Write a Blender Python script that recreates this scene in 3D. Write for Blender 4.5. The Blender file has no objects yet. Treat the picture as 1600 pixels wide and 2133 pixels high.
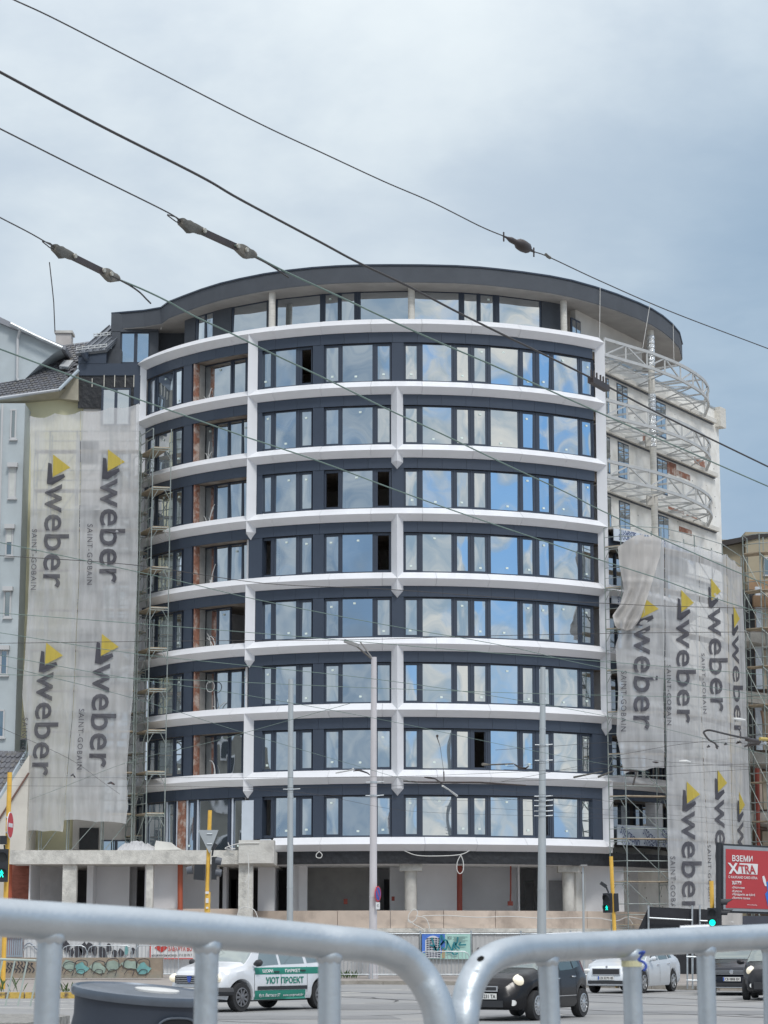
import bpy, bmesh, math, random
from math import sin, cos, pi, radians, atan2, sqrt, hypot
from mathutils import Vector, Matrix, Euler
random.seed(7)
sc = bpy.context.scene
# ---------------- camera ----------------
F = 4700.0; HOR = 1960.0; CX = 800.0; CY = 1066.5; CAMZ = 1.6
TH = math.atan((HOR - CY) / F); CT, ST = cos(TH), sin(TH)
cam_d = bpy.data.cameras.new('camera'); cam = bpy.data.objects.new('camera', cam_d)
sc.collection.objects.link(cam); sc.camera = cam
cam.location = (0, 0, CAMZ); cam.rotation_euler = (pi / 2 + TH, 0, 0)
cam_d.sensor_fit = 'HORIZONTAL'; cam_d.sensor_width = 24.0; cam_d.lens = F / 1600 * 24.0
cam_d.clip_start = 0.1; cam_d.clip_end = 5000
cam_d.dof.use_dof = True; cam_d.dof.focus_distance = 100; cam_d.dof.aperture_fstop = 24
# ---------------- world ----------------
SUN_EL, SUN_AZ = radians(50), radians(160)      # behind the camera, to the right
w = bpy.data.worlds.new('World'); sc.world = w; w.use_nodes = True
nt = w.node_tree; nt.nodes.clear(); N = nt.nodes.new; L = nt.links.new
def wmath(op, a, b=None, clamp=False):
    n = N('ShaderNodeMath'); n.operation = op; n.use_clamp = clamp
    for i, v in enumerate((a, b)):
        if v is None: continue
        if isinstance(v, (int, float)): n.inputs[i].default_value = v
        else: L(v, n.inputs[i])
    return n.outputs[0]
def wmix(f, a, b):
    n = N('ShaderNodeMix'); n.data_type = 'RGBA'; n.clamp_factor = True
    for i, v in ((0, f), (6, a), (7, b)):
        if isinstance(v, (int, float)): n.inputs[i].default_value = v
        elif isinstance(v, tuple): n.inputs[i].default_value = (*v, 1)
        else: L(v, n.inputs[i])
    return n.outputs[2]
def wramp(f, lo, hi):
    n = N('ShaderNodeMapRange'); n.interpolation_type = 'SMOOTHSTEP'
    n.inputs[1].default_value = lo; n.inputs[2].default_value = hi; L(f, n.inputs[0]); return n.outputs[0]
tc = N('ShaderNodeTexCoord'); sep = N('ShaderNodeSeparateXYZ'); L(tc.outputs['Generated'], sep.inputs[0])
def wnoise(scale, detail, off=(0, 0, 0), stretch=(1, 1, 1), dist=0.0, rough=.5):
    mp = N('ShaderNodeMapping'); mp.inputs['Location'].default_value = off; mp.inputs['Scale'].default_value = stretch
    L(tc.outputs['Generated'], mp.inputs[0]); n = N('ShaderNodeTexNoise'); n.inputs['Scale'].default_value = scale
    n.inputs['Detail'].default_value = detail; n.inputs['Distortion'].default_value = dist; n.inputs['Roughness'].default_value = rough
    L(mp.outputs[0], n.inputs['Vector']); return n.outputs['Fac']
sky = N('ShaderNodeTexSky'); sky.sky_type = 'NISHITA'; sky.sun_disc = False
sky.sun_elevation = SUN_EL; sky.sun_rotation = SUN_AZ; sky.air_density = 1.1; sky.dust_density = .6
SK = 0.10
def c10(r, g, b, k=1.0): return (r / SK * k, g / SK * k, b / SK * k)
# cloud deck: pale in front to the left, blue grey to the right
nA = wnoise(5.5, 6, (3, 1, 2), (1, 1, 2.0), .15, .55); nB = wnoise(3.6, 8, (7, 4, 1), (1, 1, 3.0), .6, .58); nC = wnoise(6.5, 9, (1, 8, 5), (1, 1, 2.4), .8, .62)
side = wramp(wmath('ADD', sep.outputs[0], wmath('MULTIPLY', sep.outputs[2], -.55)), -.20, .10)
deck = wmix(wramp(nA, .30, .70), c10(.43, .505, .585), c10(.60, .665, .705))
deck_r = wmix(wramp(nA, .32, .75), c10(.185, .29, .415), c10(.31, .415, .525))
deck = wmix(wmath('MULTIPLY', side, .95), deck, deck_r)
hz = wramp(sep.outputs[2], .06, .26)
deck = wmix(wmath('SUBTRACT', .45, wmath('MULTIPLY', hz, .45)), deck, c10(.36, .44, .57))
# broken sky behind the camera: blue gaps between cream clouds
hi_r = wmath('MULTIPLY', wramp(sep.outputs[0], .2, .9), wramp(sep.outputs[2], .05, .2)); gap = wramp(wmath('SUBTRACT', nB, wmath('MULTIPLY', hi_r, .085)), .35, .49)
lit = wmix(wramp(nC, .36, .66), c10(.29, .385, .47), c10(.72, .70, .65))
blue = wmix(.75, sky.outputs[0], c10(.15, .36, .68))
backsky = wmix(gap, blue, lit)
back = wramp(sep.outputs[1], .25, -.1)
# left-hand side behind the camera is a greyer deck
leftw = wramp(sep.outputs[0], .10, -.35)
backsky = wmix(wmath('MULTIPLY', leftw, .85), backsky, wmix(wramp(nC, .32, .66), c10(.165, .235, .325), c10(.37, .43, .48)))
col = wmix(back, deck, backsky)
zen = wramp(sep.outputs[2], .3, .85)
col = wmix(wmath('MULTIPLY', zen, .9), col, wmix(wramp(nA, .3, .7), c10(.85, .90, 1.0), c10(1.25, 1.25, 1.25)))
col = wmix(wramp(sep.outputs[2], .0, -.03), col, c10(.13, .13, .13))
bg = N('ShaderNodeBackground'); L(col, bg.inputs[0]); bg.inputs[1].default_value = SK
ow = N('ShaderNodeOutputWorld'); L(bg.outputs[0], ow.inputs[0])
# ---------------- sun (thin overcast) ----------------
sd = bpy.data.lights.new('sun', 'SUN'); sd.energy = 1.1; sd.angle = radians(12); sd.color = (1, .97, .92)
so = bpy.data.objects.new('sun', sd); sc.collection.objects.link(so)
sdir = Vector((sin(SUN_AZ) * cos(SUN_EL), cos(SUN_AZ) * cos(SUN_EL), sin(SUN_EL)))
so.rotation_euler = (-sdir).to_track_quat('-Z', 'Y').to_euler(); so.location = sdir * 200
sc.view_settings.view_transform = 'Standard'; sc.view_settings.look = 'None'
sc.view_settings.exposure = 0.38; sc.view_settings.gamma = 1.0
sc.cycles.max_bounces = 8; sc.cycles.transparent_max_bounces = 16

# ---------------- pixel helpers (photograph is 1600 x 2133) ----------------
def ray(x, y):
    u = (x - CX) / F; v = -(y - CY) / F
    return Vector((u, CT - v * ST, ST + v * CT))
def at(x, y, Y):
    r = ray(x, y); t = Y / r.y; return Vector((r.x * t, Y, CAMZ + r.z * t))
def atz(x, y, z):
    r = ray(x, y); t = (z - CAMZ) / r.z; return Vector((r.x * t, r.y * t, z))
def gnd(x, y): return atz(x, y, 0)
def ypx(z, Y):                      # photo row of height z at depth Y
    d = Y * CT + (z - CAMZ) * ST; return CY - F * ((z - CAMZ) * CT - Y * ST) / d
CIR = (0.95, 120.4)
def ring(phi, R, z=0.0): return Vector((CIR[0] + R * sin(phi), CIR[1] - R * cos(phi), z))
def phi_at(px, z, R=15.4):          # angle on the facade circle seen at photo column px
    Y = 106.0
    for _ in range(40):
        X = at(px, ypx(z, Y), Y).x
        s = max(-.999, min(.999, (X - CIR[0]) / R))
        Y = .5 * Y + .5 * (CIR[1] - R * sqrt(1 - s * s))
    return math.asin(s)
def onplan(px, py, poly):           # pixel ray meets a vertical wall with this plan line
    r = ray(px, py); best = None
    for a, b in zip(poly[:-1], poly[1:]):
        # t*r.xy = a + s*(b-a)
        dx, dy = b[0] - a[0], b[1] - a[1]
        det = r.x * (-dy) - r.y * (-dx)
        if abs(det) < 1e-9: continue
        t = (a[0] * (-dy) - a[1] * (-dx)) / det; s = (r.x * a[1] - r.y * a[0]) / det
        e = 0 if 0 <= s <= 1 else min(abs(s), abs(s - 1))
        if t > 0 and (best is None or e < best[0]): best = (e, t)
    t = best[1]; return Vector((r.x * t, r.y * t, CAMZ + r.z * t))

# ---------------- materials ----------------
MATS = {}
def M(name, col, rough=.6, metal=0.0, var=.12, scale=2.0, bump=0.0, bscale=None, emit=None, col2=None, c2lo=.5, c2hi=.65, spec=.5, coat=0.0, stretch=(1, 1, 1)):
    if name in MATS: return MATS[name]
    m = bpy.data.materials.new(name); m.use_nodes = True; t = m.node_tree; b = t.nodes['Principled BSDF']
    b.inputs['Roughness'].default_value = rough; b.inputs['Metallic'].default_value = metal
    b.inputs['Specular IOR Level'].default_value = spec; b.inputs['Coat Weight'].default_value = coat
    b.inputs['Coat Roughness'].default_value = .04
    tcn = t.nodes.new('ShaderNodeTexCoord'); mp = t.nodes.new('ShaderNodeMapping'); mp.inputs['Scale'].default_value = stretch
    t.links.new(tcn.outputs['Object'], mp.inputs[0])
    n = t.nodes.new('ShaderNodeTexNoise'); n.inputs['Scale'].default_value = scale; n.inputs['Detail'].default_value = 7; n.inputs['Roughness'].default_value = .6
    t.links.new(mp.outputs[0], n.inputs['Vector'])
    r = t.nodes.new('ShaderNodeValToRGB'); r.color_ramp.elements[0].position = .28; r.color_ramp.elements[1].position = .72
    r.color_ramp.elements[0].color = (*[max(0, c * (1 - var)) for c in col], 1); r.color_ramp.elements[1].color = (*[min(1, c * (1 + var)) for c in col], 1)
    t.links.new(n.outputs['Fac'], r.inputs[0]); out = r.outputs[0]
    if col2:
        n2 = t.nodes.new('ShaderNodeTexNoise'); n2.inputs['Scale'].default_value = scale * .45; n2.inputs['Detail'].default_value = 9; n2.inputs['Roughness'].default_value = .65
        t.links.new(mp.outputs[0], n2.inputs['Vector'])
        mr = t.nodes.new('ShaderNodeMapRange'); mr.inputs[1].default_value = c2lo; mr.inputs[2].default_value = c2hi; t.links.new(n2.outputs['Fac'], mr.inputs[0])
        mx = t.nodes.new('ShaderNodeMix'); mx.data_type = 'RGBA'; t.links.new(mr.outputs[0], mx.inputs[0]); t.links.new(out, mx.inputs[6]); mx.inputs[7].default_value = (*col2, 1); out = mx.outputs[2]
    t.links.new(out, b.inputs['Base Color'])
    if bump:
        n3 = t.nodes.new('ShaderNodeTexNoise'); n3.inputs['Scale'].default_value = bscale or scale * 6; n3.inputs['Detail'].default_value = 6
        t.links.new(mp.outputs[0], n3.inputs['Vector']); bp = t.nodes.new('ShaderNodeBump'); bp.inputs['Strength'].default_value = bump; bp.inputs['Distance'].default_value = .05
        t.links.new(n3.outputs['Fac'], bp.inputs['Height']); t.links.new(bp.outputs[0], b.inputs['Normal'])
    if emit:
        b.inputs['Emission Color'].default_value = (*emit[0], 1); b.inputs['Emission Strength'].default_value = emit[1]
    MATS[name] = m; return m
def glass_mat(name, refl, tint, inner=.35, wav=.0):
    m = bpy.data.materials.new(name); m.use_nodes = True; t = m.node_tree; t.nodes.clear()
    g = t.nodes.new('ShaderNodeBsdfGlossy'); g.inputs['Roughness'].default_value = .015; g.inputs['Color'].default_value = (*tint, 1)
    tr = t.nodes.new('ShaderNodeBsdfTransparent'); tr.inputs['Color'].default_value = (inner, inner * 1.02, inner, 1)
    mx = t.nodes.new('ShaderNodeMixShader'); mx.inputs[0].default_value = refl
    t.links.new(tr.outputs[0], mx.inputs[1]); t.links.new(g.outputs[0], mx.inputs[2])
    if wav:
        tcn = t.nodes.new('ShaderNodeTexCoord'); n = t.nodes.new('ShaderNodeTexNoise'); n.inputs['Scale'].default_value = .7; n.inputs['Detail'].default_value = 1
        t.links.new(tcn.outputs['Object'], n.inputs['Vector']); bp = t.nodes.new('ShaderNodeBump'); bp.inputs['Strength'].default_value = wav; bp.inputs['Distance'].default_value = .02
        t.links.new(n.outputs['Fac'], bp.inputs['Height']); t.links.new(bp.outputs[0], g.inputs['Normal'])
    o = t.nodes.new('ShaderNodeOutputMaterial'); t.links.new(mx.outputs[0], o.inputs[0]); MATS[name] = m; return m
WHITE = M('white_cladding', (.80, .81, .84), .34, var=.03, scale=.9, col2=(.72, .73, .75), c2lo=.55, c2hi=.9)
NAVY = M('navy_cladding', (.048, .064, .095), .38, var=.08, scale=.8)
FRAME = M('window_frame_metal', (.044, .058, .086), .38, var=.06)
STUCCO = M('dark_stucco', (.082, .092, .108), .85, var=.10, scale=1.2, bump=.15, bscale=25)
CONC = M('raw_concrete', (.56, .545, .51), .9, var=.2, scale=1.6, bump=.3, col2=(.66, .65, .61))
CONC_D = M('stained_concrete', (.66, .645, .60), .92, var=.22, scale=3.0, bump=.5, col2=(.42, .41, .385), c2lo=.50, c2hi=.72)
BEIGE = M('pinkish_render_board', (.62, .52, .44), .9, var=.12, scale=1.0, bump=.1, col2=(.40, .33, .28))
PLASTER = M('white_plaster', (.80, .80, .82), .9, var=.06, scale=.6, bump=.08)
INNER = M('room_wall', (.42, .40, .38), .9, var=.15, scale=.5)
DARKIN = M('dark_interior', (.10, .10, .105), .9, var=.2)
WOODC = M('stained_soffit', (.24, .20, .165), .9, var=.3, scale=2.5, col2=(.34, .31, .27))
BRICK = M('hollow_brick', (.30, .14, .095), .9, var=.35, scale=5, bump=.4, col2=(.52, .43, .38), c2lo=.48, c2hi=.62)
PANE = glass_mat('coated_glass', .74, (.89, .95, 1.0), .32, wav=.2)
CARGLASS = glass_mat('car_glass', .35, (.8, .9, .88), .5)
GALV = M('galvanised_steel', (.50, .54, .57), .42, .55, var=.12, scale=5, col2=(.36, .39, .41), bump=.05)
SCAF = M('scaffold_tube', (.34, .38, .37), .5, .4, var=.2, scale=3, col2=(.22, .28, .25))
TRUSS = M('primed_steel', (.50, .51, .51), .6, .1, var=.12, scale=2)
PLANK = M('scaffold_plank', (.42, .35, .26), .85, var=.25, scale=5, stretch=(1, 1, 4))
BLACKM = M('black_membrane', (.022, .023, .027), .45, var=.3, scale=3, bump=1.0, bscale=4)
FILM = M('printed_film', (.62, .68, .76), .35, var=.05, bump=.2, bscale=2)
WIRE = M('cable_dark', (.055, .05, .05), .6, var=.1)
WIREG = M('cable_copper_green', (.16, .23, .20), .6, var=.2)
LITE = M('white_cable', (.68, .68, .66), .6, var=.05)
YEL = M('yellow_pole_paint', (.78, .47, .08), .55, var=.12, scale=6, col2=(.55, .33, .10), c2lo=.6, c2hi=.75)
BLK = M('black_housing', (.025, .028, .034), .5, var=.1)
TYRE = M('tyre_rubber', (.03, .03, .032), .85, var=.2)
RED = M('red_pipe', (.30, .06, .04), .5, var=.12)

# ---------------- mesh builder ----------------
class MB:
    def __init__(s): s.v = []; s.f = []
    def add(s, vs, fs):
        o = len(s.v); s.v += [tuple(p) for p in vs]; s.f += [[i + o for i in f] for f in fs]; return s
    def box(s, c, d, rz=0.0, rot=None):
        R = rot or Matrix.Rotation(rz, 3, 'Z'); c = Vector(c); h = [x / 2 for x in d]
        vs = [c + R @ Vector((i * h[0], j * h[1], k * h[2])) for k in (-1, 1) for j in (-1, 1) for i in (-1, 1)]
        return s.add(vs, [(0, 2, 3, 1), (4, 5, 7, 6), (0, 1, 5, 4), (2, 6, 7, 3), (0, 4, 6, 2), (1, 3, 7, 5)])
    def bar(s, a, b, wd, ht, up=(0, 0, 1)):
        a, b = Vector(a), Vector(b); d = (b - a); ln = d.length
        if ln < 1e-6: return s
        x = d / ln; upv = Vector(up)
        if abs(x.dot(upv)) > .98: upv = Vector((0, 1, 0))
        y = upv.cross(x).normalized(); z = x.cross(y)
        return s.box((a + b) / 2, (ln, wd, ht), rot=Matrix((x, y, z)).transposed())
    def tube(s, pts, r, n=8, cap=True):
        pts = [Vector(p) for p in pts]; m = len(pts); rs = r if isinstance(r, (list, tuple)) else [r] * m
        d0 = (pts[1] - pts[0]).normalized(); up = Vector((0, 0, 1)) if abs(d0.z) < .9 else Vector((1, 0, 0))
        nrm = d0.cross(up).normalized(); vs = []; 
        for i, p in enumerate(pts):
            d = ((pts[min(i + 1, m - 1)] - p).normalized() + (p - pts[max(i - 1, 0)]).normalized())
            d = d.normalized() if d.length > 1e-6 else d0
            nrm = (nrm - d * nrm.dot(d)).normalized(); bi = d.cross(nrm)
            for k in range(n):
                a = 2 * pi * k / n; vs.append(p + (nrm * cos(a) + bi * sin(a)) * rs[i])
        fs = [(i * n + k, i * n + (k + 1) % n, (i + 1) * n + (k + 1) % n, (i + 1) * n + k) for i in range(m - 1) for k in range(n)]
        if cap: fs += [tuple(range(n))[::-1], tuple(range((m - 1) * n, m * n))]
        return s.add(vs, fs)
    def prism(s, poly, ext):          # planar polygon pushed along ext
        ext = Vector(ext); n = len(poly); vs = [Vector(p) for p in poly] + [Vector(p) + ext for p in poly]
        return s.add(vs, [tuple(range(n))[::-1], tuple(range(n, 2 * n))] + [(i, (i + 1) % n, n + (i + 1) % n, n + i) for i in range(n)])
    def sweep(s, path, close=True, cap=True):    # path: list of section loops (same length)
        n = len(path[0]); m = len(path); vs = [p for sec in path for p in sec]
        rng = range(n) if close else range(n - 1)
        fs = [(i * n + k, i * n + (k + 1) % n, (i + 1) * n + (k + 1) % n, (i + 1) * n + k) for i in range(m - 1) for k in rng]
        if cap and close: fs += [tuple(range(n))[::-1], tuple(range((m - 1) * n, m * n))]
        return s.add(vs, fs)
    def grid(s, fn, nu, nv):
        vs = [fn(i / nu, j / nv) for j in range(nv + 1) for i in range(nu + 1)]
        return s.add(vs, [(j * (nu + 1) + i, j * (nu + 1) + i + 1, (j + 1) * (nu + 1) + i + 1, (j + 1) * (nu + 1) + i) for j in range(nv) for i in range(nu)])
    def lathe(s, prof, c, axis='Z', n=20, rot=None, cap=True):
        vs = []
        for (r, h) in prof:
            for k in range(n):
                a = 2 * pi * k / n; p = Vector((r * cos(a), r * sin(a), h))
                if axis == 'Y': p = Vector((p.x, p.z, p.y))
                if axis == 'X': p = Vector((p.z, p.x, p.y))
                if rot: p = rot @ p
                vs.append(Vector(c) + p)
        m = len(prof)
        fs = [(i * n + k, i * n + (k + 1) % n, (i + 1) * n + (k + 1) % n, (i + 1) * n + k) for i in range(m - 1) for k in range(n)]
        if cap: fs += [tuple(range(n))[::-1], tuple(range((m - 1) * n, m * n))]
        return s.add(vs, fs)
    def sector(s, p0, p1, r0, r1, z0, z1, step=radians(1.5)):   # curved slab between two angles
        n = max(1, int(abs(p1 - p0) / step)); path = []
        for i in range(n + 1):
            p = p0 + (p1 - p0) * i / n
            path.append([ring(p, r0, z0), ring(p, r1, z0), ring(p, r1, z1), ring(p, r0, z1)])
        return s.sweep(path)
    def build(s, name, mat, parent=None, smooth=False, label=None):
        off = Vector(WL.get(parent.name, (0, 0, 0))) if parent else Vector((0, 0, 0))
        me = bpy.data.meshes.new(name); me.from_pydata([Vector(v) - off for v in s.v], [], s.f)
        me.materials.append(mat)
        bm = bmesh.new(); bm.from_mesh(me); bmesh.ops.recalc_face_normals(bm, faces=bm.faces); bm.to_mesh(me); bm.free()
        if smooth:
            me.polygons.foreach_set('use_smooth', [True] * len(me.polygons)); me.set_sharp_from_angle(angle=radians(38))
        o = bpy.data.objects.new(name, me); sc.collection.objects.link(o); o.parent = parent
        WL[o.name] = off[:]
        if label: o['label'] = label
        return o
WL = {}
def thing(name, label, cat, loc=(0, 0, 0), group=None, rz=0.0):
    o = bpy.data.objects.new(name, None); sc.collection.objects.link(o); o.location = loc; o.rotation_euler = (0, 0, rz)
    o['label'] = label; o['category'] = cat
    if group: o['group'] = group
    WL[o.name] = tuple(loc) if rz == 0 else (0, 0, 0)
    return o
def tag(o, label=None, cat=None, group=None, kind=None):
    if label: o['label'] = label
    if cat: o['category'] = cat
    if group: o['group'] = group
    if kind: o['kind'] = kind
    return o
def structure(name, mb, mat): return tag(mb.build(name, mat), kind='structure')
def kids(o): return [c for c in bpy.data.objects if c.parent == o]
def copy_tree(o, parent=None):
    c = o.copy(); sc.collection.objects.link(c)
    if parent: c.parent = parent
    WL[c.name] = WL.get(o.name, (0, 0, 0))
    for ch in kids(o): copy_tree(ch, c)
    return c
def text_geo(s, bold=0.0, cuts=0, spacing=1.0):
    """flat letter geometry, x in 0..1 along the line, y in units of x-height/cap height of the box"""
    cu = bpy.data.curves.new('txt', 'FONT'); cu.body = s; cu.offset = bold; cu.resolution_u = 3; cu.space_character = spacing
    ob = bpy.data.objects.new('txt', cu); sc.collection.objects.link(ob)
    dg = bpy.context.evaluated_depsgraph_get(); me = bpy.data.meshes.new_from_object(ob.evaluated_get(dg))
    bm = bmesh.new(); bm.from_mesh(me)
    xs = [v.co.x for v in bm.verts]; x0, x1 = min(xs), max(xs)
    for i in range(1, cuts):
        bmesh.ops.bisect_plane(bm, geom=bm.verts[:] + bm.edges[:] + bm.faces[:], plane_co=(x0 + (x1 - x0) * i / cuts, 0, 0), plane_no=(1, 0, 0))
    bm.verts.index_update(); vs = [v.co.copy() for v in bm.verts]; fs = [[v.index for v in f.verts] for f in bm.faces]
    bm.free(); bpy.data.objects.remove(ob); bpy.data.curves.remove(cu); bpy.data.meshes.remove(me)
    return [((v.x - x0) / (x1 - x0), v.y) for v in vs], fs, (x1 - x0)
def text_on(mb, s, fn, bold=0.0, cuts=0, spacing=1.0, h=None):
    """fn(u, v) -> world; u 0..1 along, v 0..1 baseline to cap height"""
    vs, fs, wd = text_geo(s, bold, cuts, spacing); hh = h or max(v[1] for v in vs)
    mb.add([fn(u, v / hh) for u, v in vs], fs)
# =============== main building ===============
R0 = 15.4; PITCH = 3.09; PH = .40
def zk(k): return 31.03 - PITCH * k
def ph(px, k=3, R=R0): return phi_at(px, zk(k) - 1.5, R)
BLD = thing('office_building', 'round corner office block with pointed white floor bands, navy panels and mirrored windows', 'building', (CIR[0], 105, 0))
B0 = bpy.data.objects
phL = ph(297, 1); phR = phi_at(1251, 26); phV1 = phi_at(522.5, 21.8); phV2 = phi_at(827.5, 20)
phFar = radians(80)
def band(k, p0, p1, step=radians(1.5)):
    z = zk(k); mb = MB(); np_ = max(1, round((p1 - p0) * R0 / 2.45)); rb_ = random.Random(k * 7 + 1)
    for j in range(np_):
        a, b = p0 + (p1 - p0) * j / np_ + .0004, p0 + (p1 - p0) * (j + 1) / np_ - .0004; dr, dz = rb_.uniform(-.006, .006), rb_.uniform(-.005, .005); n = 6; path = []
        for i in range(n + 1):
            p = a + (b - a) * i / n
            path.append([ring(p, R0 + dr, z + dz), ring(p, R0 + PH + dr, z - .34 + dz), ring(p, R0 + .03 + dr, z - .64 + dz), ring(p, R0 - .2 + dr, z - .64 + dz), ring(p, R0 - .2 + dr, z + dz)])
        mb.sweep(path)
    mb.sector(p0, p1, R0 - .19, R0 - .02, z - .55, z - .04)
    return mb
for k in range(9):
    p0 = phi_at(570, 6.2) if k == 8 else phL
    p1 = phR if k not in (4, 5, 6, 7) else phFar
    band(k, p0, p1).build('floor_band', WHITE, BLD)
def vee(phc, ktop, kbot, tip=True, hw=.285, end=None):
    z1 = zk(ktop) - .31; z0 = (zk(kbot) - .31) if not tip else zk(kbot) - .88
    a = hw / R0; hR = R0 - .03
    sec = lambda z, h=1.0, pr=PH: [ring(phc - a * h, hR, z), ring(phc, R0 + pr, z), ring(phc + a * h, hR, z), ring(phc, hR - .05, z)]
    path = [sec(z1)]
    if tip: path += [sec(z0 + .0), sec(z0 - .32, .03, .02)]
    else: path += [sec(z0)]
    return MB().sweep(path)
for c, rows in ((phV2, ((1, 2), (3, 4), (5, 7))), (phV1, ((0, 3), (4, 5), (6, 7))), (phR, ((0, 6),)), (phL, ((0, 7),))):
    for a, b in rows: vee(c, a, b, hw=.285 if c in (phV1, phV2) else .27).build('upright_fin', WHITE, BLD)
vee(phR, 7, 8, tip=False).build('upright_fin', WHITE, BLD)
# spandrel panels, floor slabs and inner walls
for k in range(8):
    z1 = zk(k) - .642; z0 = zk(k) - 1.15
    e = ph(1240, k) if k not in (3, 4, 5, 6, 7) else phFar
    p = phL + .01; mb = MB(); st = 1.18 / R0
    while p < e - .01:
        q = min(p + st, e); mb.sector(p + .0003, q - .0003, R0 - .12, R0 - .02 + random.uniform(-.003, .003), z0, z1, radians(5)); p = q
    mb.build('spandrel', NAVY, BLD)
    fe = phR + .02 if k < 3 else phFar
    MB().sector(phL, fe, 10.2, R0 - .13, zk(k) - 1.13, zk(k) - .75).build('floor_slab', WOODC, BLD)
    MB().sector(phL, fe, 10.0, 10.2, zk(k + 1) - 1.13, zk(k) - 1.13, radians(6)).build('inner_wall', INNER, BLD)
    for q in ((phV1 - .02, ) + (ph(402, k) - .004,)):
        MB().sector(q - .004, q + .004, 10.2, R0 - .25, zk(k + 1) - .75, zk(k) - 1.13).build('partition', PLASTER, BLD)
    MB().sector(phi_at(1236, 22) + .06, phi_at(1236, 22) + .067, 10.2, R0 - .14, zk(k + 1) - .75, zk(k) - 1.13).build('partition', PLASTER, BLD)
# pillars
for k in range(8):
    zt, zb = zk(k) - 1.15, zk(k + 1) - .02
    sp = [(651, 674), (816, 841), (517, 545)]
    sp += [(381, 398)] if k < 7 else []
    for a, b in sp: MB().sector(ph(a, k), ph(b, k), R0 - .5, R0 - .045, zb, zt).build('pillar', NAVY, BLD)
    if k in (6, 7): MB().sector(ph(1236, k), phR + .03, R0 - .5, R0 - .05, zb, zt).build('pillar', NAVY, BLD)
WR = R0 - .2
STICK = M('glass_sticker', (.75, .85, .80), .6, var=.02)
def window(k, fr, panes, zt, zb, Rw=WR, opens=(), name='window', mirror_tilt=1.0, thin=False, sticker=True, parent=BLD, zref=None):
    """fr: frame extents in photo columns; panes: [(a,b)...]"""
    zr = (zt + zb) / 2; A, B = phi_at(fr[0], zr, Rw), phi_at(fr[1], zr, Rw)
    P = [(phi_at(a, zr, Rw), phi_at(b, zr, Rw)) for a, b in panes]
    mb = MB(); edges = [A] + [x for p in P for x in p] + [B]
    FT = .055
    for i in range(0, len(edges), 2):
        a, b = edges[i], edges[i + 1]
        mb.sector(a, b, Rw - .06, Rw + .045, zb, zt, radians(9))
        if (b - a) * Rw > .16:
            m = (a + b) / 2; mb.sector(m - .0022, m + .0022, Rw + .045, Rw + .07, zb, zt, radians(9))
    for i, (a, b) in enumerate(P):
        nar = (b - a) * Rw < .75; ins = .12 if nar and not thin else .06
        mb.sector(a, b, Rw - .06, Rw + .03 + (.01 if nar else 0), zt - ins, zt, radians(30))
        mb.sector(a, b, Rw - .06, Rw + .03 + (.01 if nar else 0), zb, zb + ins + .02, radians(30))
    w_ = mb.build(name, FRAME, parent)
    gl = MB(); sk = MB(); has = False
    for i, (a, b) in enumerate(P):
        nar = (b - a) * Rw < .75; ins = .12 if nar and not thin else .06
        if i in opens:
            # sash swung into the room
            p0 = ring(b, Rw - .08); d = Vector((-sin(b), cos(b), 0)); d = Matrix.Rotation(radians(-18), 3, 'Z') @ d; wd = (b - a) * Rw
            s = MB(); q = p0 + d * wd
            for z in (zb + .1, zt - .12): s.bar((p0.x, p0.y, z), (q.x, q.y, z), .06, .09)
            for pp in (p0, q): s.bar((pp.x, pp.y, zb + .1), (pp.x, pp.y, zt - .12), .06, .09)
            so_ = s.build('open_sash', FRAME, w_)
            continue
        yw, pt = random.gauss(0, .012) * mirror_tilt, random.gauss(0, .012) * mirror_tilt
        m = (a + b) / 2; c = ring(m, Rw, (zt + zb) / 2); hw = (b - a) * Rw / 2 + .01; hh = (zt - zb) / 2 - ins
        ux = Vector((cos(m), sin(m), 0)); n = Vector((sin(m), -cos(m), 0)); uz = Vector((0, 0, 1))
        hh = max(hh, .2)
        bl = random.uniform(.003, .009) * min(1, hw / .5) * random.choice((1, 1, -1)); sk1, sk2 = random.uniform(-.3, .3), random.uniform(-.3, .3)
        def pf(u, v):
            sx, sy = u * 2 - 1, v * 2 - 1; return c + ux * sx * hw + uz * sy * hh + n * (sx * hw * yw + sy * hh * pt + bl * (1 - (sx - sk1) ** 2) * (1 - (sy - sk2) ** 2))
        gl.grid(pf, 7, 7); has = True
        if sticker and random.random() < .8:
            zz = c.z + hh * (random.choice((-.72, .72)) + random.uniform(-.08, .08)); xx = random.uniform(-.3, .3) * hw
            cc = c + ux * xx + n * .03; cc.z = zz
            sk.box(cc, (.12, .008, .09), rot=Matrix((ux, n, uz)).transposed())
    if has: gl.build('pane', PANE, w_, smooth=True)
    if sk.v: sk.build('sticker', STICK, w_)
    return w_
PA = [(546.5, 565), (575, 617), (629.5, 649)]; PB = [(680, 705), (714, 776), (787, 811.5)]
PC = [(845.5, 868), (880.5, 940), (952, 975), (988, 1011), (1022, 1078), (1089, 1110), (1123, 1144), (1153, 1203), (1212, 1231)]
OPA = {0: (2,), 3: (0,), 7: (0,)}; OPB = {2: (0, 2), 3: (2,)}; OPC = {6: (3,), 7: (6,)}
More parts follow.
